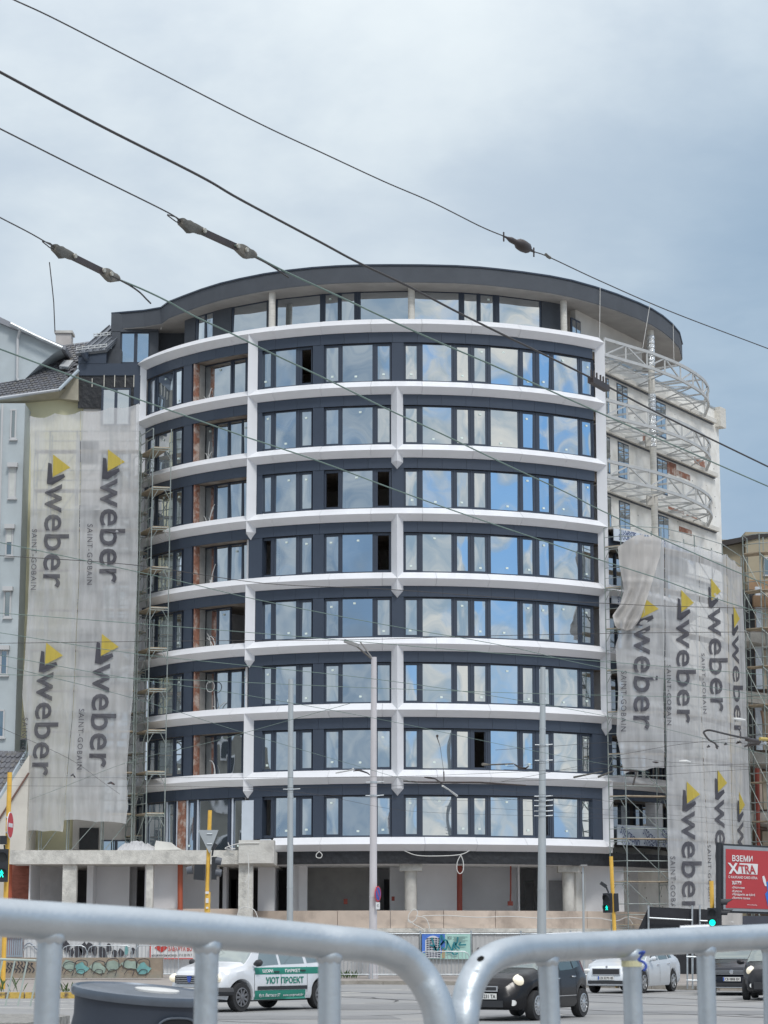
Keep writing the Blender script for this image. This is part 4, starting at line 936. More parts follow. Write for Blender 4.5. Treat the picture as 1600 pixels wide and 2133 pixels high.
# =============== site fence ===============
CORR = M('corrugated_sheet', (.50, .50, .50), .55, .1, var=.08, scale=.8, col2=(.36, .35, .34), c2lo=.6, c2hi=.75)
TAGM = M('spray_black', (.05, .05, .06), .7); TEAL = M('spray_teal', (.02, .22, .27), .7); CYAN = M('spray_cyan', (.17, .38, .38), .8, var=.2, scale=4)
YF = 93.0
def corr(x0, x1, y0=1943, y1=2036, Y=YF, label='', mat=None, group='corrugated fence panels'):
    r = thing('fence_panel', label, 'fence panel', at((x0 + x1) / 2, y1, Y), group)
    xa, xb = at(x0, y1, Y).x, at(x1, y1, Y).x; za, zb = at(x0, y1 - 5, Y).z, at(x0, y0 + 2, Y).z
    n = max(6, int((xb - xa) / .09)); vs = []
    for i in range(n + 1):
        x = xa + .04 + (xb - xa - .08) * i / n; y = Y + (.025 if i % 2 else 0) + (.012 if i % 4 == 0 else 0)
        vs += [(x, y, za), (x, y, zb), (x, y + .01, zb), (x, y + .01, za)]
    m = MB(); m.add(vs, [(4 * i + a, 4 * i + 4 + a, 4 * i + 4 + (a + 1) % 4, 4 * i + (a + 1) % 4) for i in range(n) for a in range(4)])
    m.build('sheet', mat or CORR, r)
    f = MB(); Z = Vector((0, 0, 1)); yb_ = Y - .03
    for p, q in (((xa, za - .1), (xa, zb + .12)), ((xb, za - .1), (xb, zb + .12))): f.tube([(p[0], yb_, p[1]), (q[0], yb_, q[1])], .025, 6)
    f.tube([(xa, yb_, zb), (xb, yb_, zb)], .03, 6); f.tube([(xa, yb_, za), (xb, yb_, za)], .03, 6); f.build('frame', GALV, r)
    return r
names = ['standing just left of the grey lamp post foot', 'under the first tall pole', 'left of the poster', 'carrying the printed poster', 'right of the poster with a small scrawl', 'behind the small black hatchback', 'left of the silver saloon', 'behind the silver saloon']
xs = [565, 668, 772, 876, 982, 1086, 1190, 1292, 1394]
fp = [corr(a + 1, b - 1, label='grey corrugated fence panel ' + n_) for a, b, n_ in zip(xs[:-1], xs[1:], names)]
wh = M('white_sheet', (.66, .67, .68), .55, var=.06)
for i, (a, b) in enumerate(((46, 128), (129, 206), (207, 284), (285, 312), (313, 420), (421, 564))):
    r = corr(a, b, 1950, 2034, 94.0 - .0 * i, label='white corrugated fence panel ' + ('with thin grey scrawl beside the grey gate', 'painted with bold black shapes', 'painted with black shapes and a pale blue cloud', 'short, left of the white banner', 'carrying the white banner', 'behind the white and green car')[i], mat=wh, group='white fence panels')
    if i in (1, 2):
        rr = random.Random(i); 
        for j in range(6):
            cx_, cy_ = a + 8 + j * (b - a - 16) / 5, 1976 + rr.uniform(-8, 10); R_ = rr.uniform(5, 11)
            P_ = [at(cx_ + R_ * cos(t) * rr.uniform(.5, 1.2), cy_ + R_ * 1.5 * sin(t) * rr.uniform(.5, 1.2), 93.9) for t in [k * .63 for k in range(10)]]
            MB().prism(P_, (0, .015, 0)).build('painted_shape', TAGM if j != 4 or i == 1 else CYAN, r)
    if i == 0:
        MB().tube([at(50 + j * 6, 1972 - 8 * sin(j * .9), 93.9) for j in range(12)], .03, 4).build('painted_shape', M('spray_grey', (.3, .33, .38), .8), r)
gt = thing('metal_gate', 'grey slatted metal gate at the left end of the site fence', 'gate', at(28, 2030, 93.5))
g = MB()
for i in range(8): pxbox(g, 11 + i * 4.4, 14.2 + i * 4.4, 1950, 2032, 93.5, .06)
g.build('slats', M('blue_grey_gate', (.30, .36, .42), .6), gt); g = MB(); pxbox(g, 8, 46, 1948, 1952, 93.4, .05); pxbox(g, 8, 46, 1990, 1993, 93.4, .05); g.build('rail', M('blue_grey_gate', (.3, .36, .42), .6), gt)
# banner
bn = pxbox(MB(), 312, 402, 1962, 1998, 93.7, .03).build('banner', M('banner_white', (.72, .72, .72), .6, var=.02), None); tag(bn, 'white banner with a red emblem and red and black lettering tied to the white fence', 'banner')
def px_text(s, x0, x1, y0, y1, Y, mat, parent, bold=0.0, name='lettering', slant=0.0, rise=0.0, spacing=1.0):
    m = MB(); text_on(m, s, lambda u, v: at(x0 + (x1 - x0) * u + slant * v * (y1 - y0), y1 + (y0 - y1) * v + rise * u, Y), bold, 0, spacing); return m.build(name, mat, parent)
REDP = M('print_red', (.55, .05, .04), .6); BLKP = M('print_black', (.03, .03, .03), .6)
px_text('ЗАВАРТА ВО', 350, 400, 1971, 1981, 93.66, REDP, bn, .02); px_text('национален номер: 07 0 20 70 7', 316, 400, 1987, 1992, 93.66, BLKP, bn, .01)
MB().prism([at(x, y, 93.67) for x, y in ((322, 1974), (328, 1970), (336, 1972), (344, 1970), (349, 1974), (344, 1979), (336, 1984), (328, 1979))], (0, .02, 0)).build('emblem', REDP, bn)
fr = MB(); [pxbox(fr, *q, 93.68, .02) for q in ((312, 314, 1962, 1998), (312, 402, 1996, 1998))]; fr.build('border', REDP, bn)
# poster with the picture of a round building and a teal graffiti tag
po = pxbox(MB(), 879, 980, 1946, 1998, 92.86, .03).build('poster', M('poster_mint', (.42, .66, .60), .5, var=.06), None); tag(po, 'printed poster of a round white building on blue, scribbled over with teal graffiti', 'poster')
pxbox(MB(), 879, 927, 1946, 1985, 92.84, .015).build('printed_sky', M('print_blue', (.08, .20, .62), .5, var=.25, scale=.8), po)
pxbox(MB(), 921, 927, 1974, 1996, 92.83, .012).build('printed_house', M('print_tan', (.45, .33, .17), .5), po)
def dome(x0, x1, yt, yb): return [at(x, y, 92.82) for x, y in [(x0, yb), (x0, yt + 10)] + [(x0 + (x1 - x0) * t, yt + 10 - 10 * sin(pi * t) ** .7) for t in (.15, .3, .5, .7, .85)] + [(x1, yt + 10), (x1, yb)]]
MB().prism(dome(886, 918, 1949, 1996), (0, .01, 0)).build('printed_tower', M('print_pale', (.70, .72, .76), .5), po)
pk = MB()
for i in range(9):
    y = 1955 + i * 4.6
    for j in range(5):
        x = 888.5 + j * 6; pk.prism([at(x + a_, y + b_ - 1.6 * sin(pi * (x + a_ - 886) / 32), 92.80) for a_, b_ in ((0, 0), (4.6, 0), (4.6, 2.4), (0, 2.4))], (0, .008, 0))
pk.build('printed_windows', M('print_dark', (.05, .06, .10), .5), po)
px_text('ЖСК', 932, 941, 1950, 1957, 92.83, BLKP, po)
pl = MB()
for i in range(5): pxbox(pl, 944 + 2 * (i % 2), 974 - 5 * (i % 3), 1951 + i * 2.6, 1951.8 + i * 2.6, 92.84, .01)
pl.build('printed_lines', M('print_grey', (.28, .40, .38), .6), po)
def spray(pts, Y, r, mat, parent, name='graffiti_stroke'):
    P_ = [Vector(at(x, y, Y)) for x, y in pts]; S_ = []
    for i in range(len(P_) - 1):
        p0, p1, p2, p3 = P_[max(i - 1, 0)], P_[i], P_[i + 1], P_[min(i + 2, len(P_) - 1)]
        for j in range(5):
            t = j / 5; S_.append(.5 * ((2 * p1) + (p2 - p0) * t + (2 * p0 - 5 * p1 + 4 * p2 - p3) * t * t + (3 * p1 - p0 - 3 * p2 + p3) * t ** 3))
    S_.append(P_[-1]); vs = []
    for i, p in enumerate(S_):
        d = (S_[min(i + 1, len(S_) - 1)] - S_[max(i - 1, 0)]).normalized(); n = Vector((-d.z, 0, d.x)); n = n.normalized() if n.length > .01 else Vector((0, 0, 1))
        vs += [p - n * r, p + n * r]
    return MB().add(vs, [(2 * i, 2 * i + 2, 2 * i + 3, 2 * i + 1) for i in range(len(S_) - 1)]).build(name, mat, parent)
for q in ([(899, 1953), (905, 1970), (910, 1982), (915, 1972)], [(915, 1975), (919, 1948), (924, 1960), (918, 1968), (928, 1958), (932, 1966), (928, 1978), (920, 1972)], [(931, 1959), (936, 1970), (942, 1980), (944, 1968), (948, 1964), (952, 1972), (958, 1976)], [(954, 1952), (952, 1964), (946, 1970), (950, 1977)], [(955, 1968), (960, 1963)], [(957, 1968.5), (971, 1968)], [(930, 1985), (938, 1983), (946, 1988), (954, 1986)], [(895, 1968), (905, 1972), (909, 1980), (903, 1976)]):
    spray(q, 92.78, .03, TEAL, po)
spray([(993, 1978), (997, 1974), (995, 1984), (1004, 1976), (1006, 1983)], 92.9, .012, TAGM, fp[4])
# =============== concrete blocks with graffiti ===============
def block(x0, x1, label):
    o = MB(); pxbox(o, x0, x1, 1995, 2037.5, 89.5, .6)
    b = o.build('concrete_block', M('block_concrete', (.33, .27, .21), .9, var=.2, scale=1.2, bump=.4, col2=(.28, .29, .25)), None); tag(b, label, 'concrete block', 'concrete road blocks'); return b
b1 = block(-30, 77, 'concrete block with black scribbles beside the yellow pole'); b2 = block(128, 337, 'long concrete block covered in turquoise bubble graffiti')
for i in range(9): spray([(8 + i * 7, 2002 + 4 * sin(i)), (12 + i * 7, 2008), (8 + i * 7, 2014 + 3 * cos(i * 2)), (15 + i * 7, 2020), (11 + i * 7, 2026)], 89.47, .02, TAGM, b1)
rr = random.Random(9)
for i in range(9):
    cx_ = 145 + i * 22; cx_ += rr.uniform(-7, 7); P_ = [at(cx_ + (15 + rr.uniform(-6, 6)) * cos(t), 2010 + (i % 2) * 7 + (11 + rr.uniform(-4, 4)) * sin(t), 89.46) for t in [k * .7 for k in range(9)]]
    if i % 3 == 2: continue
    MB().prism([p + Vector((0, -.004 * i, 0)) for p in P_], (0, .012, 0)).build('painted_shape', CYAN if i in (1, 7) else M('spray_sage', (.30, .38, .33), .8, var=.25, scale=3), b2)
    jy = rr.uniform(-2, 6); spray([(cx_ - 14, 2018 + jy), (cx_ - 11, 2003 + jy), (cx_, 1998 + jy), (cx_ + 12, 2001 + jy), (cx_ + 14, 2014 - jy)], 89.40, .016, TAGM, b2)
    spray([(cx_ - 12, 2030), (cx_ - 4, 2020), (cx_ + 8, 2022), (cx_ + 5, 2033)], 89.40, .013, TAGM, b2)
# =============== crowd barriers ===============
def barrier(x0, x1, Y, label, yt=1970, slant=0.0, group='crowd control barriers', mat=None):
    a, b = at(x0, yt, Y), at(x1, yt, Y); z = a.z; r = thing('crowd_barrier', label, 'barrier', (a.x, Y, .12), group); zb = .30
    rr_ = .22; f = MB(); sl = slant
    loop = [(a.x, .12), (a.x, z - rr_), (a.x + .07, z - .07), (a.x + rr_, z), (b.x - rr_, z), (b.x - .07, z - .07), (b.x, z - rr_), (b.x, .12)]
    f.tube([(x + sl * (zz - zb), Y, zz) for x, zz in loop], .021, 6); f.tube([(a.x, Y, zb), (b.x, Y, zb)], .018, 6); f.build('frame', mat or GALV, r, smooth=True)
    n = int((b.x - a.x) / .14); br = MB()
    for i in range(1, n): x = a.x + (b.x - a.x) * i / n; br.tube([(x, Y, zb), (x + sl * (z - zb), Y, z)], .010, 4)
    br.build('bars', mat or GALV, r)
    return r
for a, b, l in ((48, 128, 'behind the scribbled concrete block'), (130, 181, 'in front of the black painted fence, left of its neighbour'), (183, 275, 'in front of the pale blue fence painting'), (281, 372, 'in front of the white banner')): barrier(a, b, 91.5, 'galvanised crowd barrier ' + l)
for a, b, l in ((640, 770, 'at the foot of the fence behind the lamp pole'), (776, 868, 'left of the poster'), (872, 978, 'in front of the poster'), (982, 1080, 'right of the poster')): barrier(a, b, 91.0, 'galvanised crowd barrier ' + l, yt=1982)
# slanted street railing bottom left
r = thing('street_railing', 'leaning grey green railing at the lower left edge of the street', 'railing', gnd(40, 2100))
Yr = 54; MB().tube([at(-60, 1996, Yr), at(76, 2001, Yr)], .028, 8).build('top_rail', M('rail_sage', (.42, .48, .44), .6), r)
bb = [MB().tube([at(5 + i * 26, 2001, Yr), at(5 + i * 26 - 20, 2096, Yr)], .022, 6).build('bar', M('rail_sage', (.42, .48, .44), .6), r) for i in range(-1, 4)]
# right steel framework behind silver car
rr4 = thing('steel_railing', 'galvanised pipe railing behind the dark saloon on the right', 'railing', at(1500, 2058, 76))
for x0, x1 in ((1430, 1600),):
    f = MB(); f.tube([at(x0, 1993, 76), at(1620, 1999, 76)], .035, 6); f.tube([at(x0, 2042, 76), at(1620, 2047, 76)], .03, 6); f.build('rail', GALV, rr4)
    g = MB(); [g.tube([at(x, 1985, 76), at(x, 2060, 76)], .03, 6) for x in range(1432, 1620, 11)]; g.build('bars', GALV, rr4)
# weeds
lf = M('weed_leaf', (.06, .11, .03), .7, var=.3)
for (px, py, Y, n_, s_, lab) in ((8, 2062, 66.5, 26, .55, 'green weeds growing round the foot of the yellow pole at the left edge'), (150, 2068, 66.8, 30, .30, 'low weeds on the pavement edge beside the bin'), (728, 2037, 91.8, 26, .35, 'thin weeds at the foot of the fence')):
    g = at(px, py, Y); g.z = .12; rr = random.Random(px); m = MB()
    for i in range(n_):
        a = rr.uniform(0, 6.28); l = s_ * rr.uniform(.4, 1.1); b = g + Vector((rr.uniform(-.5, .5) * s_ * 2, rr.uniform(-.3, .3) * s_, 0)); t = b + Vector((cos(a) * l * .6, sin(a) * l * .3, l)); sd_ = Vector((sin(a), -cos(a) * .3, 0)) * .035
        md = b.lerp(t, .55) + Vector((0, 0, l * .12)); m.add([b, md - sd_, t, md + sd_], [(0, 1, 2, 3)])
    tag(m.build('weed_clump', lf, None), lab, 'weeds')
# =============== tall poles ===============
POLE = M('pole_galvanised', (.46, .50, .52), .55, .35, var=.08, scale=1.5, stretch=(1, 1, .3)); POLEW = M('pole_pale_paint', (.60, .58, .60), .6, var=.08, scale=2, stretch=(1, 1, .4))
def mast(px_t, y_t, px_b, Y, r_t, r_b, label, mat, zbase=.12, bands=(), joints=()):
    T = at(px_t, y_t, Y); r = thing('street_mast', label, 'pole', (at(px_b, 2040, Y).x, Y, zbase), 'tall tram wire masts')
    B = Vector((at(px_b, 2040, Y).x, Y, zbase)); n = 6; pts = [B.lerp(T, i / n) for i in range(n + 1)]
    sh = MB(); sh.tube(pts, [r_b + (r_t - r_b) * i / n for i in range(n + 1)], 14)
    for j in joints: p = B.lerp(T, j); sh.tube([p - Vector((0, 0, .03)), p + Vector((0, 0, .03))], r_b + (r_t - r_b) * j + .012, 14)
    sh.build('shaft', mat, r, smooth=True)
    MB().tube([B, B + Vector((0, 0, .5))], r_b + .04, 14).build('base', mat, r, smooth=True)
    for y in bands:
        t = (y_t - y) / (y_t - ypx(zbase, Y)); p = T.lerp(B, t); rad = r_t + (r_b - r_t) * t
        b = MB(); b.tube([p - Vector((0, 0, .035)), p + Vector((0, 0, .035))], rad + .02, 14); b.tube([p + Vector((rad, -.05, 0)), p + Vector((rad + .28, -.05, .02))], .025, 6); b.tube([p + Vector((-rad, -.05, 0)), p + Vector((-rad - .18, -.05, 0))], .022, 6)
        b.build('clamp', GALV, r)
    return r
YP = 91.5
m1 = mast(606, 1415, 603.5, YP, .105, .135, 'galvanised tram wire mast, shortest and leftmost of the three in front of the round facade', POLE, bands=(1648,), joints=(.3, .6))
m2 = mast(779, 1369, 777, YP, .115, .17, 'pale pinkish mast with two lamp arms in front of the centre fin', POLEW, bands=(1634, 1662), joints=(.25,))
m3 = mast(1131, 1390, 1128, YP, .105, .20, 'galvanised mast with many wire clamps, right of the other tall masts', POLE, bands=(1555, 1588, 1663, 1672, 1683, 1694, 1704), joints=(.28, .55, .8))
lp = MB(); A_ = at(776, 1374, YP); lp.tube([A_, at(743, 1346, YP - .5)], .035, 8); m2a = lp.build('lamp_arm', M('dark_arm', (.2, .19, .18), .5, .3), m2)
MB().box((at(732, 1340, YP - .6)), (.62, .30, .12), rot=Matrix.Rotation(radians(20), 3, 'Y')).build('lamp_head', M('lamp_grey', (.3, .3, .3), .5), m2)
lp = MB(); lp.tube([A_ + Vector((0, 0, .05)), at(751, 1338, YP + 1.5)], .03, 8); lp.build('lamp_arm', M('dark_arm', (.2, .19, .18), .5, .3), m2)
# no parking sign on the pale mast
def disc_sign(name, parent, c, R_, yaw, layers, th=.02):
    n = Vector((sin(yaw), -cos(yaw), 0)); u = Vector((cos(yaw), sin(yaw), 0)); uz = Vector((0, 0, 1)); prev = None
    for i, (kind, rr_, mat) in enumerate(layers):
        o = c + n * (.004 + i * .004)
        if kind == 'disc': P_ = [o + (u * cos(t) + uz * sin(t)) * R_ * rr_ for t in [k * pi / 16 for k in range(32)]]
        else: P_ = [o + (u * x + uz * z) * R_ for x, z in rr_]
        m = MB().prism(P_, -n * (th if i == 0 else .003)).build(name if i == 0 else 'sign_face', mat, parent if i == 0 else prev)
        if i == 0: prev = m
    return prev
SR = M('sign_red', (.60, .05, .06), .45, var=.05); SW = M('sign_white', (.75, .75, .76), .45, var=.04); SB = M('sign_blue', (.05, .10, .42), .45, var=.04); SG = M('sign_back', (.42, .45, .47), .5, .3)
cc = at(787.5, 1862, YP - .2); disc_sign('no_parking_sign', m2, cc, .31, radians(68), [('disc', 1, SR), ('disc', .82, SB), ('poly', [(-.62, .48), (-.48, .62), (.62, -.48), (.48, -.62)], SR)])
sp_ = MB(); sp_.box(at(787, 1887, YP - .25), (.2, .03, .28), rz=radians(40)); sp_.build('sign_plate', SW, m2)
px_text('«', 785, 789, 1883, 1890, YP - .45, BLKP, m2, name='arrow_mark')
# small lamp post
t = thing('lamp_post', 'thin grey lamp post with a flat head in front of the right column', 'lamp post', (at(1216, 2040, 90).x, 90, .12), None)
MB().tube([at(1217, 2034, 90), at(1214.5, 1806, 90)], [.05, .04], 8).build('post', POLE, t, smooth=True); MB().box(at(1216, 1803, 90), (.24, .5, .06)).build('lamp_head', M('lamp_grey', (.3, .3, .3), .5), t)
# =============== signal poles ===============
GREEN = M('green_signal_light', (.02, .5, .4), .4, emit=((.0, .85, .62), 1.6)); LENSD = M('dark_lens', (.02, .02, .02), .3)
def signal_head(parent, c, w_, h_, yaw, lit=None, visor=.12, back=False):
    """two-lens housing; yaw 0 faces the camera"""
    Rm = Matrix.Rotation(yaw, 3, 'Z'); fwd = Rm @ Vector((0, -1, 0)); rt = Rm @ Vector((1, 0, 0)); d = .16
    hd = MB().box(c, (w_, d, h_), rot=Rm).build('signal_head', BLK, parent)
    for i, s in enumerate((1, -1)):
        lc = c + Vector((0, 0, s * h_ * .245)) + fwd * (d / 2); R_ = w_ * .36
        v = []; 
        for rr_, dd in ((R_ + .03, 0), (R_ + .025, visor)):
            pass
        n = 14; vs = []; a0, a1 = radians(-25), radians(205)
        for k in range(n + 1):
            a = a0 + (a1 - a0) * k / n; e = rt * cos(a) + Vector((0, 0, sin(a)))
            vs += [lc + e * (R_ + .02), lc + e * (R_ + .02) + fwd * (visor * (.5 + .5 * max(0, sin(a)))), lc + e * (R_ + .005) + fwd * (visor * (.5 + .5 * max(0, sin(a)))), lc + e * (R_ + .005)]
        MB().add(vs, [(4 * k + a, 4 * k + 4 + a, 4 * k + 4 + (a + 1) % 4, 4 * k + (a + 1) % 4) for k in range(n) for a in range(4)]).build('visor', BLK, hd)
        MB().prism([lc + (rt * cos(t) + Vector((0, 0, sin(t)))) * R_ + fwd * .004 for t in [k * pi / 10 for k in range(20)]], -fwd * .01).build('lens', LENSD, hd)
        if lit and i == 1 and lit == 'walk':
            q = lambda x, z: lc + rt * x * R_ + Vector((0, 0, z * R_)) + fwd * .012
            m = MB(); m.prism([q(.12 * cos(t), .62 + .14 * sin(t)) for t in [k * pi / 5 for k in range(10)]], fwd * .004)
            for P_ in ([(-.18, .45), (.18, .45), (.16, -.1), (-.14, -.1)], [(-.12, -.08), (.08, -.08), (-.22, -.8), (-.42, -.75)], [(-.04, -.08), (.18, -.08), (.45, -.72), (.26, -.8)], [(-.18, .45), (-.10, .3), (-.42, -.05), (-.50, .08)], [(.10, .42), (.18, .45), (.46, .02), (.36, -.04)]): m.prism([q(x, z) for x, z in P_], fwd * .004)
            m.build('walking_figure', GREEN, hd)
        if lit == 'round' and i == 1:
            MB().prism([lc + (rt * cos(t) + Vector((0, 0, sin(t)))) * R_ * .9 + fwd * .012 for t in [k * pi / 10 for k in range(20)]], fwd * .004).build('green_lamp', GREEN, hd)
    return hd
def ypole(px_t, y_t, px_b, y_b, Y, r, label, zb=.12):
    T, B = at(px_t, y_t, Y), at(px_b, y_b, Y); d = (B - T) / (T.z - B.z); B = T + d * (T.z - zb)
    p = thing('signal_pole', label, 'signal pole', B, 'yellow signal poles'); m = MB(); m.tube([B, B.lerp(T, .5), T], r, 12); m.build('post', YEL, p, smooth=True); return p
pa = ypole(20.5, 1609, 6, 2052, 72, .075, 'yellow signal pole with a no entry sign and green walking man at the left edge')
disc_sign('no_entry_sign', pa, at(21.5, 1719, 71.8), .42, radians(86), [('disc', 1, SW), ('disc', .93, SR), ('poly', [(-.68, .15), (.68, .15), (.68, -.15), (-.68, -.15)], SW)])
signal_head(pa, at(3, 1803, 71.7), .42, 1.02, radians(14), 'walk')
MB().box(at(7, 1750, 71.7), (.2, .2, .26)).build('sensor_box', BLK, pa); MB().tube([at(9, 1760, 71.7), at(11, 1782, 71.7)], .03, 6).build('bracket', BLK, pa)
for y in (1703, 1734): MB().tube([at(12, y, 71.9), at(20, y, 71.9)], .03, 6).build('bracket', GALV, pa)
pb = ypole(437.5, 1688, 430, 1900, 70, .062, 'yellow signal pole with a triangular sign seen from behind and two dark signal heads')
MB().tube([at(433, 1858, 70), at(429.5, 2000, 70)], .085, 12).build('lower_sleeve', YEL, pb, smooth=True)
tri = [at(412, 1729, 69.85), at(455, 1729, 69.85), at(436.5, 1778, 69.85)]; MB().prism(tri, (0, .02, 0)).build('triangle_sign', SG, pb)
for y in (1737, 1758): MB().tube([at(431, y, 69.83), at(442, y, 69.83)], .02, 6).build('bracket', GALV, pb)
MB().prism([at(405, 1801, 69.9), at(426, 1801, 69.9), at(425, 1834, 69.9), at(403, 1832, 69.9)], (0, .3, 0)).build('signal_head', BLK, pb)
MB().prism([at(441, 1785, 69.9), at(451.5, 1785, 69.9), at(450, 1832, 69.9), at(440, 1832, 69.9)], (0, .3, 0)).build('signal_head', BLK, pb)
vz = M('visor_grey', (.10, .11, .13), .5)
for (x, y, wd_) in ((395, 1813, -1), (455, 1794, 1), (455, 1818, 1)): MB().tube([at(x - 6 * -wd_ * -1, y - 1, 70), at(x + 6 * wd_ * -1 * -1, y + 1, 70)], [.13, .11], 12).build('visor', vz, pb, smooth=True)
m = MB(); m.tube([at(442, 1783, 69.9), at(444, 1768, 69.9)], .03, 6); m.box(at(447, 1763, 69.9), (.18, .2, .1), rot=Matrix.Rotation(radians(-55), 3, 'Y')); m.build('sensor_box', BLK, pb)
for i, (y0, y1, w2) in enumerate(((1857, 1862, 4), (1871, 1881, 3.4), (1889, 1893, 3))): pxbox(MB(), 432 - w2, 432 + w2 - 1, y0, y1, 69.88, .01).build('sticker', SW, pb)
pc = ypole(1273, 1784, 1280, 1935, 74, .062, 'yellow signal pole with a green walking man in front of the curved scaffold')
signal_head(pc, at(1266, 1881, 73.8), .27, .62, radians(-28), 'walk', visor=.16)
MB().prism([at(1279, 1861, 73.9), at(1288, 1861, 73.9), at(1290, 1898, 73.9), at(1280, 1900, 73.9)], (0, .3, 0)).build('signal_head', BLK, pc)
m = MB(); m.tube([at(1268, 1860, 73.8), at(1262, 1846, 73.8)], .03, 6); m.box(at(1257, 1843, 73.8), (.22, .2, .1), rot=Matrix.Rotation(radians(35), 3, 'Y')); m.build('sensor_box', BLK, pc)
pd = ypole(1482, 1835, 1489, 2050, 73, .07, 'yellow signal pole with dark signal heads in front of the black billboard post')
signal_head(pd, at(1484, 1912, 72.7), .30, .62, radians(-10), 'round', visor=.15)
signal_head(pd, at(1497, 1892, 72.8), .30, .66, radians(80), None, visor=.38)
# =============== billboard ===============
YB = 76.0; bb_ = thing('billboard', 'red lit billboard with white Cyrillic lettering in a black frame on a dark post', 'billboard', (at(1550, 2050, YB).x, YB, .12))
fr_ = MB(); X0, X1, T0, T1 = 1504, 1712, 1757, 1897
def tilt(x, y): return y + (x - 1504) * .055
def q4(a, b, c, d, Y, th): return [at(a, tilt(a, c), Y), at(b, tilt(b, c), Y), at(b, d + (b - 1504) * .03, Y), at(a, d + (a - 1504) * .03, Y)]
MB().prism(q4(1503, 1715, 1757, 1901, YB, .3), (0, .35, 0)).build('cabinet', M('billboard_frame', (.035, .04, .048), .4), bb_)
MB().prism(q4(1507, 1712, 1761, 1897, YB - .01, .3), (0, -.03, 0)).build('rim', M('billboard_rim', (.30, .33, .36), .4), bb_)
MB().prism(q4(1512, 1707, 1768, 1891, YB - .045, .3), (0, -.01, 0)).build('poster_face', M('poster_red', (.42, .045, .055), .35, var=.06, scale=.7, emit=((.5, .05, .05), .05)), bb_)
MB().tube([at(1497.5, 1755, YB), at(1497.5, 2045, YB)], .10, 10).build('post', BLK, bb_, smooth=True)
def bt(s, x0, x1, y0, y1, bold=.02, mat=SW, sl=0.0, nm='lettering'): return px_text(s, x0, x1, y0, y1, YB - .075, mat, bb_, bold, nm, sl, (x1 - x0) * .045)
bt('ВЗЕМИ', 1525.5, 1568, 1781, 1793.5, .022)
# X plus boxed TRA
SRD = M('poster_red_ink', (.42, .045, .055), .35, emit=((.5, .05, .05), .05))
MB().prism([at(1541, 1798, YB - .062), at(1579, 1800, YB - .062), at(1578, 1822, YB - .062), at(1536, 1820, YB - .062)], (0, .01, 0)).build('white_box', SW, bb_)
bt('X', 1518, 1540, 1797, 1819, .03, sl=-.12); bt('TRA', 1542, 1575, 1801, 1818.5, .025, SRD, -.12)
bt('С KAUFLAND CARD XTRA', 1517.5, 1578, 1823.5, 1829, .015)
MB().prism([at(1531, 1835, YB - .062), at(1544.5, 1835.5, YB - .062), at(1544, 1842.5, YB - .062), at(1530, 1842, YB - .062)], (0, .01, 0)).build('white_box', SW, bb_)
bt('X', 1525, 1530.5, 1835, 1842, .05, sl=-.1); bt('TRA', 1531.5, 1543.5, 1836.5, 1841.5, .03, SRD, -.1)
for s, y, x1 in (('›Отстъпки', 1846, 1551), ('›Купони', 1853.5, 1545.5), ('›Продукти за 0,01€', 1860, 1573), ('›Лоялни точки', 1867.5, 1562.5)): bt(s, 1525, x1, y, y + 4.5, .02)
bt('www.kaufland.bg', 1556, 1577, 1883, 1885.5, .0)
MB().prism([at(x, y, YB - .075) for x, y in ((1596, 1838), (1604, 1834), (1615, 1836), (1622, 1860), (1612, 1892), (1600, 1888), (1594, 1862), (1599, 1856))], (0, .01, 0)).build('printed_blue_shape', M('print_bright_blue', (.03, .16, .55), .5), bb_)
MB().prism([at(x, y, YB - .075) for x, y in ((1588, 1826), (1592, 1824), (1595, 1832), (1598, 1846), (1594, 1846), (1590, 1836))], (0, .01, 0)).build('printed_white_shape', SW, bb_)
# dark van body under the billboard, light sheet
dk = pxbox(MB(), 1547, 1640, 1908, 2010, 84, 2).build('site_container', M('container_dark', (.06, .065, .085), .6, var=.1), None); tag(dk, 'dark blue site container standing under the billboard', 'container')
lt_ = MB().grid(lambda u, v: at(1500 + u * 47, 1901 + v * 26, 83) + Vector((0, .06 * sin(u * 9), 0)), 12, 6).build('hanging_sheet', NETD, None); tag(lt_, 'small pale sheet hanging below the billboard', 'sheet')
# =============== overhead wires ===============
def spline(P_, n=8):
    S_ = []
    for i in range(len(P_) - 1):
        p0, p1, p2, p3 = P_[max(i - 1, 0)], P_[i], P_[i + 1], P_[min(i + 2, len(P_) - 1)]
        for j in range(n):
            t = j / n; S_.append(.5 * ((2 * p1) + (p2 - p0) * t + (2 * p0 - 5 * p1 + 4 * p2 - p3) * t * t + (3 * p1 - p0 - 3 * p2 + p3) * t ** 3))
    return S_ + [P_[-1]]
def wpt(x, y, z): return atz(x, y, z)
def wire(pts, r, label, z=6.0, mat=None, group='overhead wires'):
    P_ = [wpt(x, y, z) for x, y in pts]
    a, b = P_[0], P_[-1]; P_ = [a + (a - P_[1]) * .6] + P_ + [b + (b - P_[-2]) * .6]
    o = MB().tube(spline(P_), r, 6).build('overhead_wire', mat or WIRE, None, smooth=True); return tag(o, label, 'wire', group)
W1 = wire([(30, 0), (120, 42), (320, 145), (540, 257), (675, 320), (800, 378), (900, 421), (1000, 471), (1050, 492)], .0042, 'thin overhead wire crossing the open sky, highest of all, up to its oval insulator', 6.6)
W1b = wire([(1112, 524), (1145, 536), (1250, 585), (1400, 650), (1600, 726)], .0042, 'thin overhead wire running on from the oval insulator to the right edge', 6.6)
